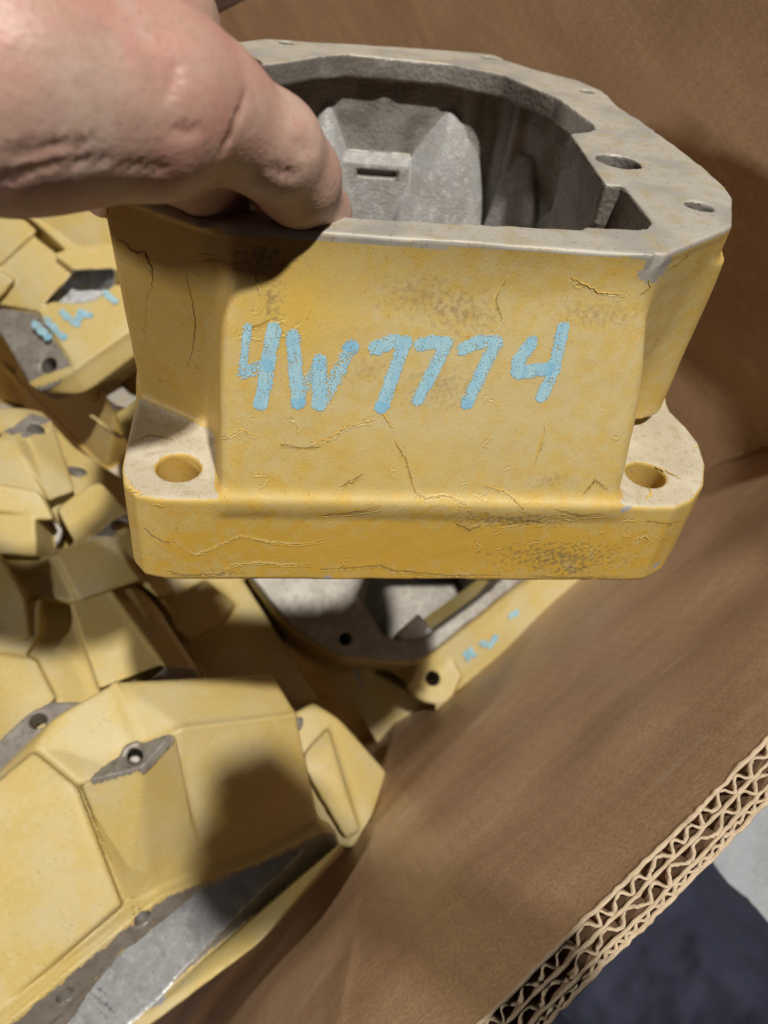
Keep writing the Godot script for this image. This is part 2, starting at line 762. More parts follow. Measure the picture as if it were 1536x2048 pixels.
func held_casting() -> void:
	var f := Field.new()
	# materials: 0 cavity, 1 rim, 2 ledge, 3 front, 4 paint
	f.ops.append(hull([V(-65.9,79,0.6),V(52,79,4.6),V(82.6,79,-19),V(97,79,-48.5),V(99,79,-88),V(91,79,-129),V(91,79,-172),V(62,79,-214),V(-50,79,-211),V(-88,79,-168),V(-99,79,-88),V(-97,79,-47.5),V(-91.4,79,-18),
		V(-63,-2,-19),V(64,-2,-20),V(99,-2,-48),V(100,-2,-175),V(64,-2,-222),V(-52,-2,-220),V(-97,-2,-172),V(-90,-2,-37)], 4, 1.4, 0.8))
	f.ops.append(poly(RIM, 72.5, 75.2, 4, 0.4, 0.8))
	f.ops.append(hull([V(-62,-3,16.1),V(60.5,-3,16.1),V(-62,46,6.0),V(58.5,46,6.0),V(-54,95,-4.1),V(45,95,-4.1),V(-63,-3,-30),V(62,-3,-30),V(-63,44,-22),V(59,44,-22),V(-54,95,-14),V(45,95,-14)], 4, 5.0, 5.0))
	f.ops.append(poly(FOOT, -33.5, 0, 4, 1.6, 5.0))
	# boss columns under the rim at the back and sides
	f.ops.append(cyl(V(80,5,-37), V(80,60,-37), 12, 4, 6.0, false))
	f.ops.append(hull([V(-130,75,-260),V(130,75,-260),V(-130,75,60),V(130,75,60),V(-130,130,-260),V(130,130,-260),V(-130,130,60),V(130,130,60)], 1, 0.5, 0.7, true))
	f.ops.append(poly(WELL, -60, 66, 0, 2.0, 1.0, true))
	f.ops.append(poly(BORE, 60, 90, 0, 0.6, 0.5, true))
	# scalloped pockets and slopes on the inside of the back wall
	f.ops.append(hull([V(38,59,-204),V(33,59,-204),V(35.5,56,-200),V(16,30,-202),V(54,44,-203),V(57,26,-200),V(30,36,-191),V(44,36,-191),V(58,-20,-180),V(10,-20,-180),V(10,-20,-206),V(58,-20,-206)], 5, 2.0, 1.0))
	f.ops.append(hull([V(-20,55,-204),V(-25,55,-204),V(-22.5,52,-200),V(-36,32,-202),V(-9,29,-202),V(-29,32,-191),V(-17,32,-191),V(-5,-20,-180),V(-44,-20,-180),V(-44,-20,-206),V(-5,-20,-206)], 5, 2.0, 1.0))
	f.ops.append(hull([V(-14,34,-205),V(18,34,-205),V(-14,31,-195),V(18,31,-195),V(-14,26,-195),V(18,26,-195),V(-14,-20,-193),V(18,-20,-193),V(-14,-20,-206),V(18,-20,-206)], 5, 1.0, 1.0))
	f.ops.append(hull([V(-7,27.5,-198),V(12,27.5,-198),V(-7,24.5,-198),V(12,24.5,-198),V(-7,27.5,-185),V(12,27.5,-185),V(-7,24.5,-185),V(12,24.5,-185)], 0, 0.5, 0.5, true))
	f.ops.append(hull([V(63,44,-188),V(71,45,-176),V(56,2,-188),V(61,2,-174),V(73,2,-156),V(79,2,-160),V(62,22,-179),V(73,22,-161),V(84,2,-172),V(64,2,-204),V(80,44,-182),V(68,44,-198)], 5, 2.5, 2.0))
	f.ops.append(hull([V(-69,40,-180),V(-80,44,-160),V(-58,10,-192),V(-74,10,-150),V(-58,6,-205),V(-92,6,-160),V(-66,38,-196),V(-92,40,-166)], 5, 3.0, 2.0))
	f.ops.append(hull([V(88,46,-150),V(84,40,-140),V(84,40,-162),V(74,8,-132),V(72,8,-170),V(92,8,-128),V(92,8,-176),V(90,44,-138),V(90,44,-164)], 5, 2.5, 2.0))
	f.ops.append(hull([V(66,50,-112),V(74,34,-112),V(62,10,-108),V(72,8,-126),V(84,8,-108),V(82,50,-112)], 0, 2.0, 2.0))
	for x in [4.0, 46.0, 66.0]:
		f.ops.append(cyl(V(x, 68, -206.5 + maxf(0.0, x - 40.0) * 0.7), V(x, -20, -206.5 + maxf(0.0, x - 40.0) * 0.7), 4.5, 0, 3.0, false))
	f.ops.append(cyl(V(56,-30,-44), V(56,60,-44), 6.0, 0, 3.0, true))
	# holes
	f.ops.append(cyl(V(67.3,90,-74.5), V(67.3,30,-74.5), 7.6, 0, 0.6))
	f.ops.append(cyl(V(80.3,90,-36.9), V(80.3,40,-36.9), 4.2, 0, 0.6))
	for h in [[86.2, -169.2], [53.0, -218.5], [-41.5, -207.5], [-88, -110], [-80, -37]]:
		f.ops.append(cyl(V(h[0],90,h[1]), V(h[0],64,h[1]), 3.3, 0, 0.5))
	f.ops.append(cyl(V(-75,20,0.3), V(-75,-60,0.3), 6.5, 4, 0.8))
	f.ops.append(cyl(V(75,20,-0.3), V(75,-60,-0.3), 6.5, 4, 0.8))
	f.ops.append(hull([V(50,76,5.5),V(55,76,5.5),V(50,76,1.6),V(56.5,76,1.6),V(52,72,7),V(56,72,7),V(50,69.5,2.6),V(55,69.5,2.6)], 1, 0.4, 0.3, true))
	f.ops.append(hull([V(-94,70,-24),V(-86,70,-12),V(-94,58,-24),V(-86,59,-15),V(-92,64,-17.5),V(-98,64,-22)], 4, 0.4, 0.4, true))
	f.wob = noise(0.03, 77, 3)
	f.wob_amp = 0.25
	var openings := []
	for o in f.ops:
		if o.sub and o.mat == 0:
			openings.append(o)
	var net := Net.new()
	net.run(f, V(-104, -36, -230), V(105, 78, 19), 1.0)
	var outs := net.build(6)
	# sort faces by what they are: rim face, ledge, lettered front, other paint, cavity
	var sorted := []
	for m in 6:
		sorted.append([PackedVector3Array(), PackedVector3Array(), PackedInt32Array()])
	for m in [0, 1, 4, 5]:
		var src = outs[m]
		var remap := {}
		for t in range(0, src[2].size(), 3):
			var a: int = src[2][t]
			var p: Vector3 = src[0][a]
			var nn: Vector3 = (src[1][a] + src[1][src[2][t + 1]] + src[1][src[2][t + 2]]).normalized()
			var to: int = m
			if m == 4:
				if nn.y > 0.4 and p.y > 71.5:
					to = 1
				elif nn.y > 0.8 and p.y > -4.0 and p.y < 6.0:
					to = 2
				elif p.y > 66.0 and near_hole(openings, p):
					to = 1
				elif nn.z > 0.6 and p.x > -66.0 + minf(0.0, p.y * 0.8):
					to = 3
			elif m == 0 and nn.y > 0.6 and p.y > 71.0:
				to = 1
			var o = sorted[to]
			for e in 3:
				var key: int = src[2][t + e] * 8 + to
				if not remap.has(key):
					remap[key] = o[0].size()
					o[0].append(src[0][src[2][t + e]])
					o[1].append(src[1][src[2][t + e]])
				o[2].append(remap[key])
	var h := thing("housing_casting", "large yellow cast housing held in the hand, blue chalk number across its clean front panel", "machine part")
	h.transform = Transform3D(Vector3(0.78451,-0.01063,0.62003),Vector3(0.41707,0.74898,-0.51486),Vector3(-0.45892,0.66250,0.59202),Vector3(0.06419,0.90928,-0.00504))
	var body: Array = sorted[4]
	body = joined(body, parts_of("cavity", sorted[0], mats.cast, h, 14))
	body = joined(body, parts_of("machined_rim", sorted[1], mats.machined, h, 14))
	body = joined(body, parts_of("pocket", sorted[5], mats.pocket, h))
	body = joined(body, parts_of("flange_ledge", sorted[2], mats.ledge, h))
	var fronts := pieces_of(sorted[3])
	var face := compact(sorted[3], fronts[0])
	for i in range(1, fronts.size()):
		body = joined(body, compact(sorted[3], fronts[i]))
	var uv := PackedVector2Array()
	for p in face[0]:
		uv.append(to_uv(Vector2(p.x, p.y)))
	part("front_panel", mesh_of(face, uv), front_material(), h)
	part("painted_body", mesh_of(body), mats.paint, h)
	cracks(h, f, V(-49.8,150.9,191.9), [
		[V(-82.7,73.3,10.5),V(-81.2,72.9,10.4),V(-80.5,71.5,10.9),V(-78.9,70.9,10.9),V(-77.2,71.2,10.6),V(-76.4,69.5,11.2),V(-75.7,66.9,12.3),V(-76.1,63.9,13.8)],
		[V(-76.1,63.9,13.8),V(-77.2,62.2,14.8),V(-77.6,58.3,16.8),V(-78,54.5,19)],
		[V(-78,54.5,19),V(-76.8,51.2,20.6),V(-75.4,49,21.8),V(-73.9,46.3,23.2)],
		[V(-68.2,66.4,11.6),V(-67,61.3,13.9),V(-66.1,56.2,16.5),V(-66.8,51.5,19.2),V(-68,48,21.4)],
		[V(-85.1,82.2,7.4),V(-85,79.5,8.5),V(-85.2,77.5,9.3)],
		[V(-76.9,21,42.3),V(-73.4,20.6,42.1)],
		[V(-82.1,26.6,38.6),V(-80.4,24.3,40.2),V(-78.1,23,40.8)],
		[V(43,42.7,51.6),V(45,42.5,53.2),V(48.2,42.4,55.5)],
		[V(50.1,49,51.8),V(51.9,50.1,52.3)],
		[V(41.1,36,55.8),V(42.1,37.7,55),V(41.7,38.5,54.1)],
		[V(36.7,75.3,28.2),V(38.5,77.3,28.3),V(37.9,78.7,27.3)],
		[V(41,81,28),V(43.9,84.3,28.3),V(45.1,86.1,28.2)],
		[V(-79.8,33.5,32.8),V(-77,34.3,31.7),V(-71.7,33.1,31.8)],
		[V(45.7,64.7,38.8),V(47.4,67.2,38.5)],
		[V(41,66.3,35.1),V(41.8,68.5,34.3)],
		[V(-17,34.5,32.7),V(-14.1,31.3,35.7),V(-12.8,27.5,39),V(-11.7,25.2,41.1)],
		[V(-11.7,25.2,41.1),V(-9.2,24.5,42.3),V(-4.3,25.8,42.7),V(0.6,25.2,44.8)],
		[V(3.6,29.3,42.4),V(7.2,29.3,43.7),V(10.2,28.9,45.2),V(12.5,28,47),V(14.3,26.7,48.9)],
		[V(-30.5,24.2,38.4),V(-28.7,25.3,37.7),V(-24.9,27.1,36.8)],
		[V(-38.2,32.7,31),V(-33.9,33.4,30.9),V(-28.3,36.9,29),V(-23.3,37.9,29.1)],
		[V(7.3,72.1,17.2),V(5.4,67.6,18.7),V(7.5,63.7,21.3)],
		[V(18.9,43.8,37.7),V(18,39,40.7),V(17,36.3,42.2)],
		[V(-53.3,55.8,16),V(-51.5,56.4,15.7),V(-48.5,57.6,15)],
		[V(-66.7,69,10.2),V(-61.5,69.4,9.6),V(-58.6,68.7,9.8),V(-55.7,69.3,9.4)],
		[V(-53.4,69.4,9.3),V(-52.2,66.3,10.7),V(-51,62.7,12.4)],
		[V(21.7,75.4,21.1),V(28.5,73.8,24.8),V(33.7,74.5,27)],
		[V(27.9,32.8,50.4),V(30.5,36.4,48.9),V(33.3,35.3,51.4)],
		[V(-20.9,40.7,27.6),V(-18.3,37.9,30),V(-17,37,30.8)],
		[V(-59.8,32.7,30.9),V(-55.6,34.7,29.3),V(-51.9,33.2,30.2)],
		[V(-45.7,31.8,31.3),V(-40.7,31.5,31.7),V(-35.7,31.8,31.9)],
		[V(-78,17.1,46),V(-75.7,15.1,47.4),V(-72.2,13.9,48)],
		[V(-71.6,14.3,47.5),V(-66.2,11.3,49.7),V(-61.4,12.4,48.1),V(-55.6,14.3,46),V(-47.9,13.1,47),V(-40.5,13,47.4),V(-34.2,14,47)],
		[V(-61.3,8,52.5),V(-56.5,9.2,51),V(-50.4,9.5,50.5),V(-45.4,9.1,51),V(-37.9,9.5,51)],
		[V(-35.4,8.7,52),V(-27.9,9.5,52.2),V(-20.4,10.6,52.5),V(-16.6,10.1,53.8),V(-3,11.2,56.7),V(9,13.7,58.8)],
		[V(16,15.2,60.6),V(26.2,17.5,63.7),V(36.9,21.2,66.8)],
		[V(-35.5,18.6,42.6),V(-28,19.6,42.7),V(-20.4,21.5,42.3)],
		[V(21.8,28.5,50.9),V(27.4,29,53.5),V(32.8,30.9,54.9)],
		[V(-1.8,20.9,47.7),V(1.9,20.2,49.6),V(4.3,21.6,49.3)],
		[V(9.1,22.6,50.3),V(16.1,25.1,51.1),V(19.5,25.4,52.5)],
		[V(38.6,27.9,61.3),V(41.2,29.5,61.6),V(42.2,28.8,63)],
		[V(-73.2,9,52.9),V(-68.5,8,53.3),V(-61.3,7.8,52.7)],
		[V(41.2,32.4,59),V(46.2,33.5,61.6),V(49.1,35.7,61.7)]])
	var slope := Basis(Vector3.RIGHT, -atan(0.2067))
	chalk(h, [
	[Vector2(-54.2,50.1),Vector2(-54.8,44.0),Vector2(-55.3,38.1)],
	[Vector2(-55.3,38.1),Vector2(-49.3,40.0)],
	[Vector2(-47.4,49.9),Vector2(-49.0,38.9),Vector2(-50.6,29.6)],
	[Vector2(-42.4,48.3),Vector2(-41.6,39.2),Vector2(-40.6,30.2)],
	[Vector2(-40.6,30.2),Vector2(-35.3,41.6)],
	[Vector2(-35.1,41.9),Vector2(-34.7,29.9)],
	[Vector2(-34.8,29.9),Vector2(-31.0,36.8),Vector2(-27.0,46.0)],
	[Vector2(-20.5,45.9),Vector2(-16.4,47.8),Vector2(-12.7,47.9),Vector2(-15.0,38.8),Vector2(-17.3,29.5)],
	[Vector2(-8.1,47.3),Vector2(-4.7,48.4),Vector2(-1.2,48.1),Vector2(-4.0,40.3),Vector2(-7.3,32.2)],
	[Vector2(3.7,46.9),Vector2(7.6,48.8),Vector2(12.5,49.0),Vector2(9.6,40.4),Vector2(6.8,31.6)],
	[Vector2(22.2,49.4),Vector2(19.6,44.0),Vector2(20.1,40.9),Vector2(28.6,42.2)],
	[Vector2(30.6,53.5),Vector2(30.2,41.6),Vector2(28.2,34.2)]], 4.1, func(q: Vector2) -> Vector3: return V(q.x, q.y, snap_front(f, q)), slope.z, 9, 0.24)

# cracks in the paint: a dark slit that follows the surface, and beside it the lifted edge of the flake
func cracks(h: Node3D, f: Field, eye: Vector3, lines: Array) -> void:
	var rng := RandomNumberGenerator.new()
	rng.seed = 12
	var slit := [PackedVector3Array(), PackedVector3Array(), PackedInt32Array()]
	var lift := [PackedVector3Array(), PackedVector3Array(), PackedInt32Array()]
	var which := 0
	for l in lines:
		var pts := []
		for s in l.size() - 1:
			var a: Vector3 = l[s]
			var b: Vector3 = l[s + 1]
			var n := maxi(2, int(a.distance_to(b) * 2.2))
			for i in n:
				pts.append(a.lerp(b, float(i) / n) + Vector3(rng.randfn(), rng.randfn(), rng.randfn()) * 0.13)
		pts.append(l[-1])
		var last := 0
		var side_of := 1.0 if rng.randf() < 0.5 else -1.0
		var deep := 1.0 if which < 3 else rng.randf_range(0.35, 0.8)
		which += 1
		var prev := Vector3.ZERO
		for i in pts.size():
			var d: Vector3 = (pts[i] - eye).normalized()
			var p: Vector3 = eye + d * 110.0
			for k in 40:
				p += d * minf(f.at(p), 12.0)
			var e := 0.5
			var n := Vector3(f.at(p + Vector3(e, 0, 0)) - f.at(p - Vector3(e, 0, 0)), f.at(p + Vector3(0, e, 0)) - f.at(p - Vector3(0, e, 0)), f.at(p + Vector3(0, 0, e)) - f.at(p - Vector3(0, 0, e))).normalized()
			var to: Vector3 = (pts[mini(i + 1, pts.size() - 1)] - pts[maxi(i - 1, 0)]).normalized()
			var side := n.cross(to).normalized() * side_of
			var taper := sin(PI * clampf(float(i) / (pts.size() - 1), 0.03, 0.97))
			var w := (0.05 + 0.13 * rng.randf() * rng.randf()) * deep * (0.4 + 0.6 * taper)
			var wl := (0.5 + 0.7 * rng.randf()) * (0.3 + 0.7 * taper)
			var o: int = slit[0].size()
			slit[0].append_array([p - side * w + n * 0.07, p + side * w + n * 0.07])
			slit[1].append_array([n, n])
			lift[0].append_array([p + side * w + n * (0.1 + 0.22 * taper * deep), p + side * (w + wl) + n * 0.02])
			var tilt := (n + side * 0.35).normalized()
			lift[1].append_array([tilt, n])
			if i > 0 and p.distance_to(prev) < 4.0:
				for m in [slit, lift]:
					for q in ([o - 2, o, o + 1, o - 2, o + 1, o - 1] if side_of < 0.0 else [o - 2, o + 1, o, o - 2, o - 1, o + 1]):
						m[2].append(q)
			prev = p
	var dark := StandardMaterial3D.new()
	dark.albedo_color = lin(0.15, 0.10, 0.04)
	dark.roughness = 0.9
	part("paint_crack", mesh_of(slit), dark, h).set_meta("kind", "stuff")
	part("lifted_paint", mesh_of(lift), mats.paint, h).set_meta("kind", "stuff")

func snap_front(f: Field, q: Vector2) -> float:
	var z := 22.0 - 0.2067 * q.y
	for i in 8:
		z -= f.at(V(q.x, q.y, z))
	return z + 0.14

func to_uv(q: Vector2) -> Vector2:
	return Vector2((q.x + 96.0) / 200.0, (78.0 - q.y) / 116.0)

const FW := 1500
const FH := 870
func fpx(q: Vector2) -> Vector2:
	return to_uv(q) * Vector2(FW, FH)

func front_material() -> StandardMaterial3D:
	var rng := RandomNumberGenerator.new()
	rng.seed = 4
	var gold := lin(0.58, 0.37, 0.07)
	var im := blended(FW, FH, gold, [
		[noise(0.004, 71, 5), lin(0.58, 0.42, 0.14), 50, 220, 0.6],
		[noise(0.012, 72, 5), lin(0.56, 0.43, 0.20), 70, 240, 0.55],
		[noise(0.3, 78, 2), lin(0.30, 0.21, 0.09), 165, 230, 0.4],
		[noise(0.03, 73, 5), lin(0.62, 0.40, 0.08), 110, 220, 0.35],
		[noise(0.08, 74, 4), lin(0.45, 0.31, 0.12), 150, 200, 0.4],
		[noise(0.16, 75, 3), lin(0.20, 0.14, 0.07), 186, 216, 0.45]], false)
	var hm := blended(FW, FH, Color(0.5, 0.5, 0.5), [
		[noise(0.02, 76, 5), Color(0.62, 0.62, 0.62), 110, 180, 1.0],
		[noise(0.11, 77, 3), Color(0.42, 0.42, 0.42), 140, 210, 0.7]], false)
	var n1 := noise(0.02, 81, 5)
	var n2 := noise(0.06, 82, 5)
	# dusty veil over the panel, stronger yellow on the flange front and where dust was rubbed off
	patch(im, fpx(Vector2(14, 34)), 560, 300, Color(lin(0.55, 0.465, 0.275), 0.72), n1, 1.6, 0.7)
	patch(im, fpx(Vector2(0, -18)), 800, 105, Color(lin(0.58, 0.345, 0.045), 0.75), n1, 0.4)
	patch(im, fpx(Vector2(-40, 55)), 90, 110, Color(lin(0.60, 0.37, 0.04), 0.6), n1, 1.5, 0.3)
	patch(im, fpx(Vector2(-12, 12)), 170, 60, Color(lin(0.60, 0.38, 0.06), 0.35), n1, 1.5, 0.2)
	for s in [[-9.0, 60.0, 120, 60, 0.5], [3, 56, 90, 60, 0.55], [-2, 36, 110, 60, 0.45], [40, 58, 130, 36, 0.5], [-22, 40, 60, 50, 0.35], [36, 8, 90, 26, 0.4]]:
		patch(im, fpx(Vector2(s[0], s[1])), s[2], s[3], Color(lin(0.24, 0.17, 0.09), s[4]), n2, 1.2, -0.35)
	for s in [[46.0, -22.0, 240, 70, 0.65], [26, -6, 200, 36, 0.6], [52, -28, 70, 30, 0.8], [-62, -30, 70, 18, 0.5], [-50, 68, 80, 40, 0.7], [-48, 56, 30, 60, 0.6]]:
		patch(im, fpx(Vector2(s[0], s[1])), s[2], s[3], Color(lin(0.17, 0.13, 0.08), s[4]), n2, 0.9, -0.42)
		patch(hm, fpx(Vector2(s[0], s[1])), s[2], s[3], Color(0.2, 0.2, 0.2, 0.8), n2, 0.5, -0.42)
	# paint chipped to the metal along the rim edge and the flange corners
	for i in 60:
		patch(im, fpx(Vector2(rng.randf_range(-60, 56), 75.5 + rng.randf_range(-0.6, 0.8))), rng.randf_range(6, 26), rng.randf_range(3, 7), Color(lin(0.33, 0.31, 0.31), 0.9), n2, 0.3)
	for i in 16:
		patch(im, fpx(Vector2(rng.randf_range(-80, 82), -33.5 + rng.randf_range(0, 1.5))), rng.randf_range(4, 18), rng.randf_range(3, 6), Color(lin(0.2, 0.17, 0.14), 0.8), n2, 0.3)
	for q in [Vector2(-29, -32), Vector2(83, -28), Vector2(-75, -2), Vector2(62, -1)]:
		patch(im, fpx(q), 12, 9, Color(lin(0.36, 0.34, 0.38), 1), n2, 0.2)
	patch(im, fpx(Vector2(54, 71)), 22, 22, Color(lin(0.36, 0.33, 0.36), 1), n2, 0.15, 0.3)
	# cracks: dark slit, lifted pale lip beside it
	for set_of in [[[
	[Vector2(-12.6,19.0),Vector2(-8.9,13.7),Vector2(-6.7,7.3),Vector2(-5.1,3.2)],
	[Vector2(-5.1,3.2),Vector2(-1.9,1.6),Vector2(4.1,2.5),Vector2(10.6,0.1)],
	[Vector2(13.6,6.3),Vector2(18.4,5.2),Vector2(22.6,3.6),Vector2(26.2,1.1),Vector2(29.1,-1.9)],
	[Vector2(-27.6,4.5),Vector2(-25.5,6.2),Vector2(-21.2,8.7)],
	[Vector2(-36.8,18.4),Vector2(-31.9,19.3),Vector2(-25.9,24.0),Vector2(-20.3,24.9)],
	[Vector2(12.3,65.3),Vector2(10.4,60.1),Vector2(13.3,55.0)],
	[Vector2(31.1,24.8),Vector2(30.9,17.7),Vector2(30.2,13.7)],
	[Vector2(-53.5,50.0),Vector2(-51.6,50.7),Vector2(-48.4,52.1)],
	[Vector2(-67.5,65.3),Vector2(-62.0,66.0),Vector2(-59.0,65.2),Vector2(-56.0,65.9)],
	[Vector2(-53.5,66.1),Vector2(-52.3,62.5),Vector2(-51.0,58.3)],
	[Vector2(29.8,66.9),Vector2(39.0,63.5),Vector2(46.1,63.2)],
	[Vector2(47.4,3.1),Vector2(50.3,8.3),Vector2(55.1,5.0)],
	[Vector2(-17.7,28.6),Vector2(-14.5,24.3),Vector2(-13.0,22.8)],
	[Vector2(-61.0,18.6),Vector2(-56.2,21.7),Vector2(-52.1,19.6)],
	[Vector2(-45.2,17.5),Vector2(-39.6,16.8),Vector2(-34.0,17.0)]], 0.0], [[
	[Vector2(-83.9,-11.0),Vector2(-81.4,-15.0),Vector2(-77.2,-17.0)],
	[Vector2(-76.4,-16.0),Vector2(-70.1,-22.2),Vector2(-64.1,-19.0),Vector2(-56.8,-14.2),Vector2(-47.5,-16.9),Vector2(-38.4,-17.5),Vector2(-30.8,-15.7)],
	[Vector2(-64.4,-29.9),Vector2(-58.2,-26.6),Vector2(-50.5,-25.5),Vector2(-44.3,-26.6),Vector2(-34.9,-26.2)],
	[Vector2(-31.7,-28.4),Vector2(-22.1,-27.8),Vector2(-12.5,-26.6),Vector2(-7.4,-28.9),Vector2(11.2,-31.3),Vector2(28.1,-30.9)],
	[Vector2(38.6,-31.4),Vector2(54.8,-32.7),Vector2(72.5,-32.0)],
	[Vector2(-32.9,-5.5),Vector2(-24.0,-4.4),Vector2(-15.2,-1.7)],
	[Vector2(39.7,-2.1),Vector2(48.5,-4.5),Vector2(56.6,-3.6)],
	[Vector2(8.9,-8.1),Vector2(14.3,-11.2),Vector2(17.1,-9.0)],
	[Vector2(23.5,-9.0),Vector2(32.8,-6.8),Vector2(38.0,-8.0)],
	[Vector2(69.6,-15.2),Vector2(73.3,-13.4),Vector2(76.1,-16.3)],
	[Vector2(-79.5,-29.2),Vector2(-73.6,-31.0),Vector2(-64.4,-30.6)],
	[Vector2(70.9,-6.4),Vector2(80.1,-8.0),Vector2(84.2,-5.2)]], 0.45]]:
		for l in set_of[0]:
			var pts := []
			for q in l:
				pts.append(fpx(q))
			var lip := []
			for q in pts:
				lip.append(q + Vector2(1.5, 2.6))
			stroke(im, lip, 1.0, Color(lin(0.72, 0.55, 0.2), 0.4), rng, 0.5, 0.4)
			stroke(hm, lip, 2.4, Color(0.85, 0.85, 0.85, 0.6), rng, 0.5, 0.1)
			var dark: bool = rng.randf() > set_of[1]
			stroke(im, pts, 0.7, Color(lin(0.16, 0.11, 0.05), 0.75 if dark else 0.25), rng, 0.45, 0.25)
			stroke(hm, pts, 1.2, Color(0.15, 0.15, 0.15, 0.8), rng, 0.55, 0.05)
	# flaked paint: many small curled edges
	for i in 46:
		var on_panel := i < 20
		var c := Vector2(rng.randf_range(-60, 58), rng.randf_range(2, 72)) if on_panel else Vector2(rng.randfn(40, 26), rng.randfn(-10, 7))
		var p := fpx(c)
		var pts := [p]
		for s in rng.randi_range(2, 4):
			p += Vector2(rng.randfn(), rng.randfn()) * 9.0
			pts.append(p)
		stroke(im, pts, 0.6, Color(lin(0.15, 0.11, 0.06), 0.45), rng, 0.6, 0.25)
		var up := []
		for q in pts:
			up.append(q + Vector2(1, 2))
		stroke(im, up, 1.0, Color(lin(0.75, 0.58, 0.2), 0.5), rng, 0.6, 0.25)
		stroke(hm, pts, 2.2, Color(0.1, 0.1, 0.1, 0.7), rng, 0.6)
		stroke(hm, up, 2.6, Color(0.9, 0.9, 0.9, 0.6), rng, 0.6)
	for i in 1500:
		dab(im, Vector2(rng.randf() * FW, rng.randf() * FH), rng.randf_range(0.3, 1.2) * (2.0 if i % 60 == 0 else 1.0), Color(lin(0.12, 0.09, 0.05) if i % 4 else lin(0.8, 0.72, 0.5), rng.randf_range(0.2, 0.8)))
	var m := matter(tex(im), 0.5, 0.0)
	relief(m, tex(hm), 0.22)
	return m

# chalk strokes laid on a face as crumbs of chalk: small flakes with gaps where the paint's grain shows
func chalk(parent: Node3D, lines: Array, width: float, place: Callable, normal: Vector3, sd: int, cellsize: float) -> void:
	var rng := RandomNumberGenerator.new()
	rng.seed = sd
	var grain := noise(1.3, sd, 3)
	var wide := noise(0.09, sd + 1, 3)
	var drag := noise(0.5, sd + 2, 2)
	var seen := {}
	var p := PackedVector3Array()
	var nn := PackedVector3Array()
	var ix := PackedInt32Array()
	var col := PackedColorArray()
	var half := width / 2.0
	var which := 0
	for l in lines:
		which += 1
		var faint: float = {1: 0.22, 2: 0.18, 5: 0.4, 7: 0.28}.get(which, 0.0) if lines.size() > 8 else 0.1
		half = width / 2.0 * (0.62 if which == 1 and lines.size() > 8 else rng.randf_range(0.9, 1.06))
		for s in l.size() - 1:
			var a: Vector2 = l[s]
			var b: Vector2 = l[s + 1]
			var across := (b - a).normalized().orthogonal()
			var mn := a.min(b) - Vector2.ONE * half
			var mx := a.max(b) + Vector2.ONE * half
			for j in range(int(mn.y / cellsize) - 1, int(mx.y / cellsize) + 2):
				for i in range(int(mn.x / cellsize) - 1, int(mx.x / cellsize) + 2):
					var q := Vector2(i, j) * cellsize
					var t := clampf((q - a).dot(b - a) / (b - a).length_squared(), 0.0, 1.0)
					var dd := q.distance_to(a + (b - a) * t) / half
					if dd > 1.0 + wide.get_noise_2dv(q * 3.0) * 0.16 or seen.has(Vector2i(i, j)):
						continue
					var press := 0.74 + 0.35 * wide.get_noise_2d(q.x * 2.0, q.y * 2.0) - maxf(0.0, dd - 0.6) * 1.1 + drag.get_noise_2d(q.dot(across) * 2.0, t * 2.0) * 0.35
					press -= faint
					var tip: bool = s == l.size() - 2 and t > 0.86
					if tip:
						press += 0.2
					if grain.get_noise_2dv(q) * 0.9 + 0.32 > press:
						continue
					seen[Vector2i(i, j)] = true
					var at: Vector3 = place.call(q)
					var r1 := rng.randf_range(0.85, 1.1)
					var tint := Color(0.34 * r1, 0.55 * r1, 0.66 * r1).lerp(Color(0.12, 0.38, 0.64), (0.5 if tip and which % 3 != 0 else 0.12) + 0.35 * wide.get_noise_2d(q.x * 3.0, q.y))
					var side := normal.cross(Vector3.UP).normalized() * -cellsize * 0.56
					var up := side.cross(normal).normalized() * cellsize * -0.56
					var o := p.size()
					for e in [[-1, -1], [1, -1], [1, 1], [-1, 1]]:
						p.append(at + side * e[0] * rng.randf_range(0.8, 1.2) + up * e[1] * rng.randf_range(0.8, 1.2))
						nn.append(normal)
						col.append(tint)
					for e in [0, 2, 1, 0, 3, 2]:
						ix.append(o + e)
	if p.size():
		part("chalk_lettering", mesh_of([p, nn, ix, col]), mats.chalk, parent)

# ---- the cardboard bin, the floor outside it
func wall_x(_y: float) -> float:      # where the side wall meets the near wall
	return 349.0

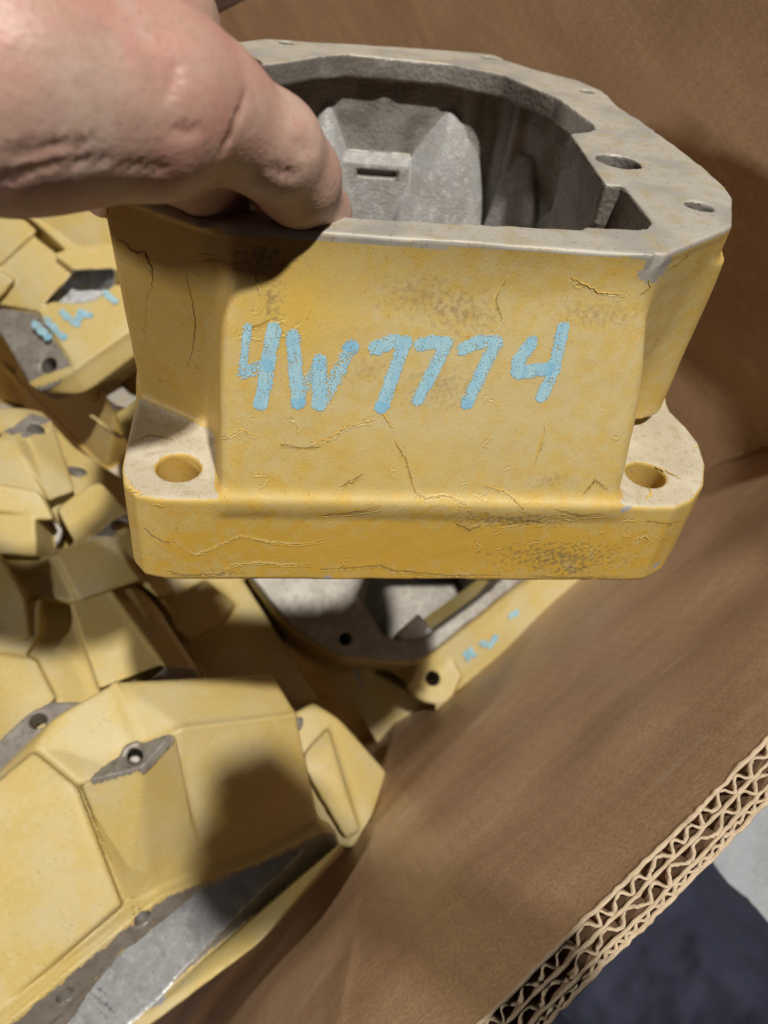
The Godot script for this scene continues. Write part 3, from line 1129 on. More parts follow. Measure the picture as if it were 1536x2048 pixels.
func kraft_material() -> StandardMaterial3D:
	# liner paper: fibres drawn out along the wall, faint lines where the flutes show through, scuffs
	var long := blended(320, 1024, lin(0.45, 0.298, 0.19), [
		[noise(0.006, 91, 4), lin(0.37, 0.235, 0.145), 90, 190, 0.6],
		[noise(0.03, 92, 5), lin(0.53, 0.36, 0.225), 120, 210, 0.45],
		[noise(0.12, 93, 4), lin(0.35, 0.205, 0.115), 140, 225, 0.35]])
	long.resize(1024, 1024, Image.INTERPOLATE_CUBIC)
	var a := long
	var fine := grey(noise(0.2, 94, 3), 1024, 1024)
	var by := a.get_data()
	for y in 1024:
		for x in 1024:
			var i := y * 1024 + x
			var k := 1.0 + (fine[i] - 128) * 0.0010 + 0.010 * sin(x * TAU * 54.0 / 1024.0)
			by[i * 3] = clampi(int(by[i * 3] * k), 0, 255)
			by[i * 3 + 1] = clampi(int(by[i * 3 + 1] * k), 0, 255)
			by[i * 3 + 2] = clampi(int(by[i * 3 + 2] * k), 0, 255)
	a = Image.create_from_data(1024, 1024, false, Image.FORMAT_RGB8, by)
	var rng := RandomNumberGenerator.new()
	rng.seed = 8
	for i in 420:
		var p := Vector2(rng.randf() * 1024, rng.randf() * 1024)
		stroke(a, [p, p + Vector2(rng.randf_range(2, 26), rng.randfn() * 7)], rng.randf_range(0.4, 0.9), Color(lin(0.62, 0.47, 0.32), rng.randf_range(0.2, 0.7)), rng, 0.3, 0.3)
	for i in 60:
		var p := Vector2(rng.randf() * 1024, rng.randf() * 1024)
		stroke(a, [p, p + Vector2(rng.randf_range(-30, 60), rng.randfn() * 30)], 0.5, Color(lin(0.2, 0.115, 0.06), 0.5), rng, 0.5, 0.3)
	var nn := noise(0.03, 97, 4)
	for i in 26:
		patch(a, Vector2(rng.randf() * 1024, rng.randf() * 1024), rng.randf_range(10, 60), rng.randf_range(4, 16), Color(lin(0.56, 0.43, 0.31), 0.45), nn, 0.8)
	var m := matter(tex(a), 0.42, 0.0)
	var hgt := blended(320, 1024, Color(0.5, 0.5, 0.5), [
		[noise(0.012, 95, 4), Color(0.62, 0.62, 0.62), 100, 190, 1.0],
		[noise(0.1, 96, 4), Color(0.42, 0.42, 0.42), 130, 210, 0.6]])
	hgt.resize(1024, 1024, Image.INTERPOLATE_CUBIC)
	by = hgt.get_data()
	for y in 1024:
		for x in 1024:
			var i := (y * 1024 + x) * 3
			by[i] = clampi(int(by[i] + 4.5 * sin(x * TAU * 54.0 / 1024.0)), 0, 255)
	relief(m, tex(Image.create_from_data(1024, 1024, false, Image.FORMAT_RGB8, by)), 0.35)
	return m

func sheet(w: int, h: int, place: Callable, uv: Callable) -> ArrayMesh:
	var st := SurfaceTool.new()
	st.begin(Mesh.PRIMITIVE_TRIANGLES)
	for j in h + 1:
		for i in w + 1:
			st.set_uv(uv.call(float(i) / w, float(j) / h))
			st.add_vertex(place.call(float(i) / w, float(j) / h) * MM)
	for j in h:
		for i in w:
			var o := j * (w + 1) + i
			for e in [0, 1, w + 2, 0, w + 2, w + 1]:
				st.add_index(o + e)
	st.generate_normals()
	return st.commit()

# a thin sheet with two faces and closed edges: the face curve is swept down from the top edge
func band(xs: PackedFloat32Array, off: Callable, thick: float, top: Callable, depth: float, rows: int, z0: float) -> ArrayMesh:
	var st := SurfaceTool.new()
	st.begin(Mesh.PRIMITIVE_TRIANGLES)
	var n := xs.size()
	var prof := []
	for s in [0, 1]:
		for i in n:
			var x := xs[i]
			var d := Vector2(0.2, off.call(x + 0.1) - off.call(x - 0.1)).normalized()
			prof.append(Vector2(x, off.call(x)) + Vector2(-d.y, d.x) * thick * (s - 0.5))
	for r in rows + 1:
		for i in 2 * n:
			var p: Vector2 = prof[i]
			var ty: float = top.call(p.x, i / n)
			var y := ty - depth * pow(float(r) / rows, 1.6)
			st.set_uv(Vector2(p.x / 410.0, y / 410.0))
			st.add_vertex(Vector3(p.x, y, z0 + p.y + bulge(p.x, y)) * MM)
	for r in rows:
		for s in [0, 1]:
			for i in n - 1:
				var o: int = r * 2 * n + s * n + i
				var q := [o, o + 1, o + 2 * n + 1, o, o + 2 * n + 1, o + 2 * n]
				if s == 1:
					q.reverse()
				for e in q:
					st.add_index(e)
	st.generate_normals()
	return st.commit()

# the frayed cut edge of a sheet: a low rounded bead along its top
func cut_edge(xs: PackedFloat32Array, off: Callable, thick: float, top: Callable, z0: float, sd: int) -> ArrayMesh:
	var st := SurfaceTool.new()
	st.begin(Mesh.PRIMITIVE_TRIANGLES)
	var fray := noise(0.6, sd, 3)
	var n := xs.size()
	for i in n:
		var x := xs[i]
		var d := Vector2(0.2, off.call(x + 0.1) - off.call(x - 0.1)).normalized()
		var side := Vector2(-d.y, d.x) * (thick * 0.5 + 0.10 + 0.32 * maxf(0.0, fray.get_noise_1d(x) + 0.35))
		var y: float = (top.call(x, 0) + top.call(x, 1)) / 2.0
		for e in [[-1.0, -0.7], [-0.75, 0.1], [0.0, 0.3], [0.75, 0.1], [1.0, -0.7]]:
			var p: Vector2 = Vector2(x, off.call(x)) + side * e[0]
			st.add_vertex(Vector3(p.x, y + e[1] + fray.get_noise_2d(x, e[0] * 9.0) * 0.5, z0 + p.y + bulge(x, y)) * MM)
	for i in n - 1:
		for k in 4:
			var o := i * 5 + k
			for e in [o, o + 5, o + 6, o, o + 6, o + 1]:
				st.add_index(e)
	st.generate_normals()
	return st.commit()

var bulge_noise: FastNoiseLite
func bulge(x: float, y: float) -> float:
	var down := clampf((905.0 - y) / 120.0, 0.0, 1.0)
	var c0 := V(-75.2,840.3,131.8)
	var c1 := V(-12,617,131.8)
	var xc := lerpf(c0.x, c1.x, (y - c0.y) / (c1.y - c0.y))
	var fold := (maxf(0.0, xc - x) * 0.22 - 0.8 * exp(-pow((x - xc) / 2.5, 2.0))) * clampf((895.0 - y) / 40.0, 0.0, 1.0)
	return bulge_noise.get_noise_2d(x, y) * (1.0 + 3.0 * down) + fold

func floor_and_bin() -> void:
	bulge_noise = noise(0.006, 101, 2)
	var g := StandardMaterial3D.new()
	var a := blended(512, 512, lin(0.50, 0.54, 0.60), [
		[noise(0.01, 111, 5), lin(0.42, 0.44, 0.48), 110, 190, 0.7],
		[noise(0.06, 112, 4), lin(0.62, 0.64, 0.68), 140, 210, 0.6],
		[noise(0.15, 113, 3), lin(0.3, 0.31, 0.34), 185, 220, 0.5]])
	g = matter(tex(a), 0.45, 2.5, true)
	var slab := BoxMesh.new()
	slab.size = Vector3(7, 0.1, 7)
	var fl := MeshInstance3D.new()
	fl.name = "floor"
	fl.mesh = slab
	fl.material_override = g
	fl.position = Vector3(0, -0.05, 0)
	fl.set_meta("label", "pale grey concrete floor outside the cardboard bin")
	fl.set_meta("kind", "structure")
	add_child(fl, true)

	var bin := thing("cardboard_bin", "deep brown corrugated cardboard bin with a cut triple wall edge", "cardboard box", Vector3(0, 0.012, 0))
	var kraft := kraft_material()
	var edge := matter(tex(blended(256, 256, lin(0.50, 0.395, 0.285), [[noise(0.03, 121, 4), lin(0.38, 0.285, 0.19), 120, 200, 0.7], [noise(0.1, 122, 3), lin(0.6, 0.48, 0.34), 150, 210, 0.6]])), 0.85, 20.0)
	var zi := 131.8
	var top_y := 898.0
	var rag := noise(0.15, 131, 3)
	var left := -420.0
	var right := 470.0
	var xs := PackedFloat32Array()
	var x := left
	while x < right:
		xs.append(x)
		x += 2.0 if x > -120.0 and x < 140.0 else 10.0
	# inner liner goes all the way down; the others are the plies seen at the cut
	var lx := PackedFloat32Array()
	for v in xs:
		if v <= wall_x(200.0):
			lx.append(v)
	var plies := [[0.3, 0.7, 880.0, 60], [5.6, 0.5, 90.0, 5], [10.9, 0.5, 90.0, 5], [13.9, 0.8, 880.0, 40]]
	var names := ["inner_liner", "middle_liner", "middle_liner", "outer_liner"]
	for i in 4:
		var o: float = plies[i][0]
		var w := noise(0.02, 140 + i, 2)
		var run := func(q: float) -> float: return o + w.get_noise_1d(q) * (0.5 if i > 0 and i < 3 else 0.2)
		var lip := func(q: float, s: int) -> float: return top_y + rag.get_noise_2d(q, i * 50.0) * 1.2 - 0.3 * s
		var sheet_node := part(names[i], band(xs, run, plies[i][1], lip, plies[i][2], plies[i][3], zi), kraft, bin)
		part("cut_edge", cut_edge(xs, run, plies[i][1] * 1.2, lip, zi, 170 + i), edge, sheet_node)
	# flutes: [middle, half height, pitch, sheet]
	for fl2 in [[2.95, 2.2, 7.6, 0.5, 3], [8.25, 2.25, 10.4, 0.5, 5], [12.4, 1.05, 5.2, 0.45, 7]]:
		var fx := PackedFloat32Array()
		x = -70.0
		while x < 150.0:
			fx.append(x)
			x += 0.45
		var wn := noise(0.04, 150 + fl2[4], 3)
		var amp: float = fl2[1] - 0.3
		var mid: float = fl2[0]
		var pitch: float = fl2[2]
		var wave := func(q: float) -> float:
			var ph := q / pitch + wn.get_noise_1d(q) * 0.5
			var sn := sin(ph * TAU)
			return mid + amp * signf(sn) * pow(absf(sn), 0.75) * (0.86 + 0.4 * wn.get_noise_1d(q * 2.0 + 400.0)) + wn.get_noise_1d(q * 1.3 + 90.0) * 0.5
		var lip := func(q: float, _s: int) -> float: return top_y - 0.5 + rag.get_noise_2d(q * 1.7, fl2[4] * 30.0) * 1.2
		var flute := part("flute", band(fx, wave, fl2[3], lip, 70.0, 6, zi), kraft, bin)
		part("cut_edge", cut_edge(fx, wave, fl2[3] * 1.2, lip, zi, 180 + fl2[4]), edge, flute)
	# side wall on the right, bulging in; the far walls close the bin
	var sn2 := noise(0.007, 161, 3)
	part("side_wall", sheet(70, 60, func(u: float, v: float) -> Vector3:
		var y := 2.0 + v * 900.0
		var z := 132.0 - u * 1120.0
		return V(wall_x(y + 12.0) + 1.5 + sn2.get_noise_2d(z, y) * 10.0 * minf(1.0, u * 8.0), y, z), func(u: float, v: float) -> Vector2: return Vector2(u * 1120.0 / 410.0, v * 900.0 / 410.0)), kraft, bin)
	part("side_wall", sheet(20, 20, func(u: float, v: float) -> Vector3: return V(-420.0, 2.0 + v * 900.0, 146.0 - u * 1132.0), func(u: float, v: float) -> Vector2: return Vector2(u * 3.7, v * 1.3)), kraft, bin)
	part("far_wall", sheet(20, 20, func(u: float, v: float) -> Vector3: return V(-420.0 + u * 900.0, 2.0 + v * 900.0, -986.0), func(u: float, v: float) -> Vector2: return Vector2(u * 3.0, v * 1.3)), kraft, bin)
	part("bin_bottom", sheet(8, 8, func(u: float, v: float) -> Vector3: return V(-420.0 + u * 900.0, 0.0, 146.0 - v * 1132.0), func(u: float, v: float) -> Vector2: return Vector2(u * 3.0, v * 3.0)), kraft, bin)
	# torn paper along the corner seam
	var rng := RandomNumberGenerator.new()
	rng.seed = 31
	var st := SurfaceTool.new()
	st.begin(Mesh.PRIMITIVE_TRIANGLES)
	for i in 26:
		var y := 560.0 + i * 3.2 + rng.randf() * 2.0
		var b := V(wall_x(y + 12.0) - 1.0, y, 131.0 + bulge(340.0, y) * 0.5)
		var l := rng.randf_range(2.0, 7.0) * (2.2 if i > 6 and i < 11 else 1.0)
		for q in [b + V(0, -2, 0), b + V(0, 3, 0), b + V(-l, rng.randf_range(-2, 4), -l * rng.randf_range(0.2, 0.7))]:
			st.add_vertex(q * MM)
	st.generate_normals()
	part("torn_paper", st.commit(), edge, bin)

# ---- the person: bare hand on the casting, trouser leg outside the bin
func hand() -> void:
	var base := V(44.4,1001.6,-90.5)
	var f := Field.new()
	for o in [
		cap(V(-66.4,3.1,-58.8), V(-39.4,10,-27.4), 27, 22, 14),
		cap(V(-39.4,10,-27.4), V(-21.2,11.3,-11.1), 22, 19.5, 14),
		cap(V(-22,11.2,-12.9), V(-2.2,4.7,-0.7), 19.5, 15.5, 12),
		cap(V(-21.7,11.2,-7.5), V(-6.5,3.8,3.3), 15.5, 10.2, 10),
		cap(V(-18.1,1.9,-29.3), V(6.9,-15.7,-28.4), 24, 17, 14),
		cap(V(6.6,-15.8,-28), V(15.1,-32.5,-28.6), 17, 13, 12),
		cap(V(6.6,-15.8,-28), V(29,-75.3,-61.8), 17, 14, 14),
		cap(V(-1.2,2.8,-1), V(7.7,-3.6,2.1), 14.8, 13.2, 9),
		cap(V(8.3,-3.5,4.3), V(17.9,-15,11.1), 12.2, 10.4, 2.5),
		cap(V(17.9,-15,11.1), V(22.8,-27.3,13.8), 10.2, 9.6, 5),
		cap(V(22.3,-27.4,13.7), V(28.6,-48.6,16), 9.8, 8.4, 5),
		cap(V(28.6,-48.6,16), V(30.4,-60.5,17.8), 8.4, 7.2, 5),
		cap(V(-4.9,-6,-2.9), V(8.5,-38.1,-1.4), 12, 8.5, 8),
		cap(V(8.5,-38.1,-1.4), V(20.2,-56.2,2.8), 8.5, 7, 4),
		cap(V(50.6,-67.2,-70.7), V(19.9,-85.9,-83.8), 11, 9.5, 6),
		cap(V(19.9,-85.9,-83.8), V(6.8,-106.6,-74.1), 9.3, 8.2, 3),
		cap(V(6.8,-106.6,-74.1), V(-0.8,-125.3,-60.8), 8.2, 7, 3),
		cap(V(62,-79.2,-78.9), V(31.3,-97.8,-92), 11, 9.5, 6),
		cap(V(31.3,-97.8,-92), V(16.5,-121.6,-80.2), 9.3, 8.2, 3),
		cap(V(16.5,-121.6,-80.2), V(8.9,-140.2,-66.9), 8.2, 7, 3),
		cap(V(74.1,-91.2,-86.4), V(43.5,-109.8,-99.5), 11, 9.5, 6),
		cap(V(43.5,-109.8,-99.5), V(29.6,-132.1,-88.8), 9.3, 8.2, 3),
		cap(V(29.6,-132.1,-88.8), V(22,-150.7,-75.5), 8.2, 7, 3),
		cap(V(87.4,-102.5,-92.2), V(56.7,-121.1,-105.3), 11, 9.5, 6),
		cap(V(56.7,-121.1,-105.3), V(46.2,-137.4,-98.6), 9.3, 8.2, 3),
		cap(V(46.2,-137.4,-98.6), V(38.6,-156.1,-85.3), 8.2, 7, 3)]:
		f.ops.append(o)
	# creases of the skin, found on its surface
	var eye := V(0, 1150, 0) - base
	var creases := []
	for l in [
		[V(-1.3,40.2,29.4),V(-3.9,39.7,31.3),V(-6.6,39.1,32.8),V(-8.6,38.8,33.8)],
		[V(-6.5,39.3,19.6),V(-8.4,38.9,21.2),V(-10.1,38.6,22.3)],
		[V(-36,33.7,17.3),V(-30.4,34.7,19.5),V(-26.6,35.4,21.7),V(-22.7,36.2,24.3)],
		[V(-32.6,34.3,15.3),V(-27.4,35.3,18),V(-22.6,36.2,21.2)],
		[V(-4.7,39.4,40.3),V(-3.9,39.6,42.2),V(-2.9,39.7,43)],
		[V(0.2,40.4,39.7),V(1.7,40.7,40.4)],
		[V(-0.1,40.3,41),V(1.5,40.6,41.7)],
		[V(-21.3,36.4,26.6),V(-17.1,37.2,30.6)],
		[V(-9.6,38.6,29.2),V(-11.4,38.3,28.3),V(-12.4,38.1,27)]]:
		var pts := []
		for q in l:
			var d: Vector3 = (q - eye).normalized()
			var p0: Vector3 = eye + d * 80.0
			for i in 60:
				p0 += d * minf(f.at(p0), 8.0)
			pts.append(p0)
		for i in pts.size() - 1:
			creases.append(cap(pts[i] - (pts[i] - eye).normalized() * 0.5, pts[i + 1] - (pts[i + 1] - eye).normalized() * 0.5, 0.6, 0.6, 1.4, true))
	f.wob = noise(0.05, 171, 4)
	f.wob_amp = 0.35
	f.ops.append_array(creases)
	var lo := V(1e5, 1e5, 1e5)
	var hi := -lo
	for o in f.ops:
		lo = lo.min(o.a - Vector3.ONE * (o.ra + 3.0)).min(o.b - Vector3.ONE * (o.rb + 3.0))
		hi = hi.max(o.a + Vector3.ONE * (o.ra + 3.0)).max(o.b + Vector3.ONE * (o.rb + 3.0))
	lo.x = maxf(lo.x, -150.0)
	var net := Net.new()
	net.run(f, lo, hi, 1.3)
	var a: Array = net.build(1)[0]
	var im := blended(512, 512, lin(0.47, 0.30, 0.25), [
		[noise(0.006, 181, 4), lin(0.49, 0.225, 0.19), 115, 190, 0.65],
		[noise(0.01, 182, 4), lin(0.53, 0.40, 0.345), 130, 200, 0.7],
		[noise(0.03, 183, 5), lin(0.38, 0.25, 0.18), 140, 215, 0.5],
		[noise(0.12, 184, 3), lin(0.24, 0.15, 0.10), 180, 225, 0.5]])
	var skin := matter(tex(im), 0.48, 10.0)
	skin.subsurf_scatter_enabled = true
	skin.subsurf_scatter_strength = 0.08
	var pores := noise(0.16, 185, 3, FastNoiseLite.TYPE_CELLULAR)
	pores.fractal_type = FastNoiseLite.FRACTAL_FBM
	relief(skin, noise_tex(pores), 0.11)
	var p := thing("person", "person gripping a casting with a bare dusty hand, navy trouser leg outside", "person", Vector3(base.x, 0.0, base.z) * MM)
	var h := part("hand", mesh_of(a), skin, p)
	h.position.y = base.y * MM
	# the other hand, unseen behind the camera; added to shade part of the heap
	var g := Field.new()
	for o in [
		cap(V(39.2,198.4,155.8), V(37.9,244.5,208), 17, 20, 12),
		cap(V(37.9,244.5,208), V(2.8,418.2,501.8), 22, 34, 12),
		cap(V(39.2,198.4,155.8), V(36.3,194.2,112), 16, 14, 10),
		cap(V(43.6,201.5,136.7), V(17.9,192.6,125.5), 15, 13, 10),
		cap(V(44.3,203.9,109.5), V(22.7,202,95), 9.6, 8.6, 4),
		cap(V(22.7,202,95), V(13.3,186,87.7), 8.6, 8, 2.5),
		cap(V(13.3,186,87.7), V(24.2,175.8,95.8), 7.8, 7, 2.5),
		cap(V(29.3,201,119.1), V(7.7,199,104.6), 10, 9, 4),
		cap(V(7.7,199,104.6), V(-2.3,182.9,96.8), 9, 8.4, 2.5),
		cap(V(-2.3,182.9,96.8), V(9.2,172.8,105.4), 8.2, 7.4, 2.5),
		cap(V(16.5,198.4,129.2), V(-5.1,196.4,114.6), 9.6, 8.6, 4),
		cap(V(-5.1,196.4,114.6), V(-14.5,180.5,107.3), 8.6, 8, 2.5),
		cap(V(-14.5,180.5,107.3), V(-3.6,170.3,115.5), 7.8, 7, 2.5),
		cap(V(11.1,197.2,142.6), V(-10.6,195.3,128.1), 8.8, 7.8, 4),
		cap(V(-10.6,195.3,128.1), V(-18.4,179.6,122), 7.8, 7.2, 2.5),
		cap(V(-18.4,179.6,122), V(-9,169.1,128.9), 7, 6.2, 2.5),
		cap(V(48.4,192.4,113.5), V(36.7,178.2,89.4), 11, 9.5, 4),
		cap(V(36.7,178.2,89.4), V(15.7,170.2,81.9), 9.3, 8, 3)]:
		g.ops.append(o)
	lo = V(1e5, 1e5, 1e5)
	hi = -lo
	for o in g.ops:
		lo = lo.min(o.a - Vector3.ONE * (o.ra + 3.0)).min(o.b - Vector3.ONE * (o.rb + 3.0))
		hi = hi.max(o.a + Vector3.ONE * (o.ra + 3.0)).max(o.b + Vector3.ONE * (o.rb + 3.0))
	net = Net.new()
	net.run(g, lo, hi, 3.0)
	part("hand", mesh_of(net.build(1)[0]), skin, p).position.y = base.y * MM
	# trouser leg
	var t := Field.new()
	var o2 := V(base.x, 0, base.z)
	var T := [V(42.1,715.6,477.6) - o2, V(44.5,584.9,348.9) - o2, V(14.6,230.9,569.4) - o2, V(3.8,44.5,667.8) - o2]
	t.ops.append(cap(T[0], T[1], 95, 82, 40))
	t.ops.append(cap(T[1], T[2], 80, 66, 30))
	t.ops.append(cap(T[2], V(T[2].x, 90, T[2].z), 66, 78, 30))
	t.wob = noise(0.016, 191, 4)
	t.wob_amp = 14.0
	lo = V(1e5, 1e5, 1e5)
	hi = -lo
	for o in t.ops:
		lo = lo.min(o.a - Vector3.ONE * 110.0).min(o.b - Vector3.ONE * 110.0)
		hi = hi.max(o.a + Vector3.ONE * 110.0).max(o.b + Vector3.ONE * 110.0)
	net = Net.new()
	net.run(t, lo, hi, 7.0)
	var navy := matter(tex(blended(256, 256, lin(0.017, 0.021, 0.046), [[noise(0.02, 195, 4), lin(0.022, 0.026, 0.053), 110, 190, 0.8], [noise(0.2, 196, 2), lin(0.014, 0.017, 0.037), 140, 210, 0.5]])), 0.85, 12.0)
	part("trouser_leg", mesh_of(net.build(1)[0]), navy, p)
	var sh := Field.new()
	var ft := V(T[2].x, 0, T[2].z)
	sh.ops.append(cap(ft + V(0, 45, 30), ft + V(10, 38, -90), 44, 36, 20))
	sh.ops.append(cap(ft + V(0, 60, 30), ft + V(0, 90, 30), 46, 44, 20))
	net = Net.new()
	net.run(sh, ft + V(-80, 0, -160), ft + V(80, 160, 110), 6.0)
	var black := StandardMaterial3D.new()
	black.albedo_color = Color(0.05, 0.05, 0.055)
	black.roughness = 0.6
	part("shoe", mesh_of(net.build(1)[0]), black, p)

# ---- castings in the bin
func pile_casting(label: String, base: Vector3, lo: Vector3, hi: Vector3, cell: float, ops: Array) -> Node3D:
	var f := Field.new()
	for o in ops:
		f.ops.append(o)
	f.wob = noise(0.03, int(base.x) + 300, 3)
	f.wob_amp = 0.2
	var net := Net.new()
	net.run(f, lo, hi, cell)
	var outs := net.build(3)
	var t := thing("housing_casting", label, "machine part", base * MM, "yellow cast housings heaped in the bin")
	var rest: Array = outs[0]
	rest = joined(rest, parts_of("bare_face", outs[1], mats.worn, t, 40))
	rest = joined(rest, parts_of("cavity_wall", outs[2], mats.bare, t, 40))
	part("painted_body", mesh_of(rest), mats.dusty, t)
	return t

func flat_chalk(t: Node3D, lines: Array, normal: Vector3, width: float, sd: int) -> void:
	# a frame in the face, then the same crumbs of chalk
	var nn := normal.normalized()
	var ux := (lines[0][1] - lines[0][0] as Vector3).normalized()
	var uy := nn.cross(ux)
	var o: Vector3 = lines[0][0]
	var flat := []
	for l in lines:
		var q := []
		for p in l:
			q.append(Vector2((p - o).dot(ux), (p - o).dot(uy)))
		flat.append(q)
	chalk(t, flat, width, func(q: Vector2) -> Vector3: return o + ux * q.x + uy * q.y, nn, sd, 0.9)

func pile() -> void:
	var t: Node3D
	pile_casting("yellow casting lying lowest on the left, its open grey end against the cardboard wall", V(-159.2,690.9,101.3), V(-142.2,-57.9,-133.2), V(141.7,96.4,33.2), 1.2, [
		hull([V(-4.2,49.3,-119.8),V(38.2,63.5,-120),V(50.5,59.8,-125.4),V(79.7,53.1,-121.1),V(73.4,61.7,-86.9),V(55.5,60.1,-59.6),V(36,62.2,-33),V(-86.6,55,-28.9),V(-37.1,-33.4,-123.5),V(13.4,-17.6,-123.9),V(28.5,-20.8,-130.2),V(64.2,-26.2,-125),V(56.2,-18,-84),V(34.6,-20.4,-51.2),V(10.8,-19.1,-19),V(-139.2,-31.6,-13.4)], 0, 1.8, 4, false),
		hull([V(79.7,53.1,-121.1),V(108.9,42.2,-98.3),V(138.7,17.1,-73.1),V(136.7,30.7,-50.6),V(92,61.2,-84.8),V(71.5,61.4,-88.4),V(67.3,-10.4,-124.2),V(101.3,-20.4,-97.9),V(135.8,-44.6,-69.2),V(133.4,-31.1,-43.3),V(81.3,-2,-82.1),V(57.5,-2.4,-86.3)], 0, 1.8, 4, false),
		hull([V(92,63.2,-84.5),V(136.1,32.6,-50.8),V(119.6,21.1,-23.6),V(106.9,8.1,9.7),V(77.6,31.2,-5),V(51.7,46.7,-19.9),V(36.4,60.2,-30.3),V(73.4,61.7,-86.9),V(81.3,0.1,-81.8),V(132.7,-29.2,-43.5),V(113.9,-41.2,-12.5),V(99.7,-54.5,25.1),V(65.5,-32.4,9.3),V(34.9,-17.7,-7.2),V(16.4,-4.8,-18.7),V(59.6,-2,-84.6)], 0, 1.5, 4, false),
		hull([V(-8.9,78.8,-116.2),V(37.1,69.4,-118.4),V(44.2,76.6,-94.9),V(34.4,78.5,-69.9),V(28.9,77.2,-40.4),V(-23,79.5,-40.1),V(-63.2,82,-40.3),V(-28.6,34.4,-117.9),V(23.6,26,-120.3),V(31.2,33.4,-94.2),V(20.1,35,-66.4),V(14.1,33.6,-33.4),V(-44.5,34.6,-32.9),V(-90.3,36,-32.8)], 0, 1.8, 4, false),
		hull([V(47.4,77.8,-93.3),V(92.5,80.2,-84.9),V(74.2,92.2,-82.3),V(58.4,48.1,-27.8),V(36,62.2,-33),V(27.1,64.6,-39.1),V(41.4,63.8,-92.3),V(39.1,43.9,-81),V(64.7,33.3,-55.8)], 0, 1.2, 4, false),
		slab([V(49.9,80.2,-93),V(60.2,76.2,-93.1),V(71.7,75.9,-91.4),V(83.2,78,-88.5),V(91.7,81.4,-85.5),V(74.6,93.1,-82.7)], V(14.7,42.4,-89.4), 0.7, -4, 1, 0.4, 0.2, false),
		slab([V(-61.3,93.4,-35.2),V(-30.6,85.9,-34.8),V(20.4,71.6,-31.7),V(40.6,65.3,-29.8),V(54.2,55.4,-22),V(79.1,36.6,-6.7),V(109.6,16.8,8),V(112.6,10.5,14.5),V(110.1,5.4,21.1),V(51.1,14.2,26.7),V(10.5,31.3,17.6),V(-15.9,43.4,10.6),V(-63.4,54.3,10.6)], V(17.1,74.6,64.3), -4, -78, 0, 1, 2, false),
		slab([V(-61.3,93.4,-35.2),V(-30.6,85.9,-34.8),V(20.4,71.6,-31.7),V(40.6,65.3,-29.8),V(54.2,55.4,-22),V(79.1,36.6,-6.7),V(109.6,16.8,8),V(114.1,10.2,14.5),V(111.2,3.9,22.6),V(52,12.7,28.1),V(11,30.2,18.7),V(-15.4,42.4,11.7),V(-63.4,54.3,10.6)], V(17.1,74.6,64.3), 0, -9, 0, 1, 2, false),
		slab([V(-61.7,92.7,-34.4),V(-30.9,85.1,-33.8),V(20.2,70.6,-30.6),V(40.3,64.5,-28.8),V(53.8,54.8,-21.2),V(78.7,35.9,-5.9),V(109.1,16.3,8.7),V(113,10.4,14.5),V(110.4,4.9,21.6),V(51.9,13.8,26.9),V(11.4,31.1,17.6),V(-15.2,43.1,10.8),V(-62.6,54.9,9.8)], V(17.1,74.6,64.3), 0.4, -2, 1, 0.4, 0.3, false),
		slab([V(-62.2,79.9,-19.3),V(-24.7,71.1,-19.2),V(15.3,63.9,-21.5),V(16.1,62.8,-20.4),V(50.5,52.5,-17.6),V(70.3,39.2,-7.5),V(94.8,21.4,6.7),V(95.5,19.6,8.5),V(57.4,28.3,8.6),V(3,39.4,10.2),V(-19,45,9.6),V(-53.8,60.8,0.5)], V(17.1,74.6,64.3), 6, -64, 2, 2, 0.8, true),
		slab([V(-44.5,73.5,-16.7),V(-25.7,72.4,-20.4),V(6.4,67.4,-23.1),V(13.9,63.7,-20.9),V(9.9,63.8,-19.9),V(-8.3,65.2,-16.7),V(-19.8,64.1,-12.4),V(-42.6,68.5,-11.3)], V(17.1,74.6,64.3), -1, -3, 1, 0.5, 0.6, false),
		hull([V(68.1,-22.6,-3.2),V(64.6,-23.4,10.6),V(45.1,-22,12.8),V(24.5,-38.1,5.4),V(32.2,-54.9,-7.2),V(68.7,-42.9,4.9),V(40.5,-43.4,22)], 2, 1, 1, false),
		hull([V(113.4,21.5,18.2),V(112.7,20.3,22.7),V(56.9,44.3,22.8),V(5.5,44.7,18.1),V(-23.3,44.3,15.1),V(-24.3,43.1,10.5),V(12,42.9,13.9),V(56.6,39.2,18.3),V(110.7,0.6,25.5),V(110.6,0.5,28.3),V(50.8,19.6,30.2),V(-3.8,19.4,25.4),V(-35,17.5,22.6)], 0, 1.5, 4, false),
		cyl(V(72.1,79.1,-88.1), V(64.3,45.1,-86.9), 6.4, 1, 0.5, false),
		cyl(V(75.2,92.8,-88.5), V(65.4,49.9,-87), 3.4, 1, 0.5),
		cyl(V(29.5,70.6,-23.7), V(21.8,37,-52.6), 3.6, 1, 0.5),
		cyl(V(-11.7,78.1,-21.5), V(-19.4,44.6,-50.4), 3.6, 1, 0.5)])
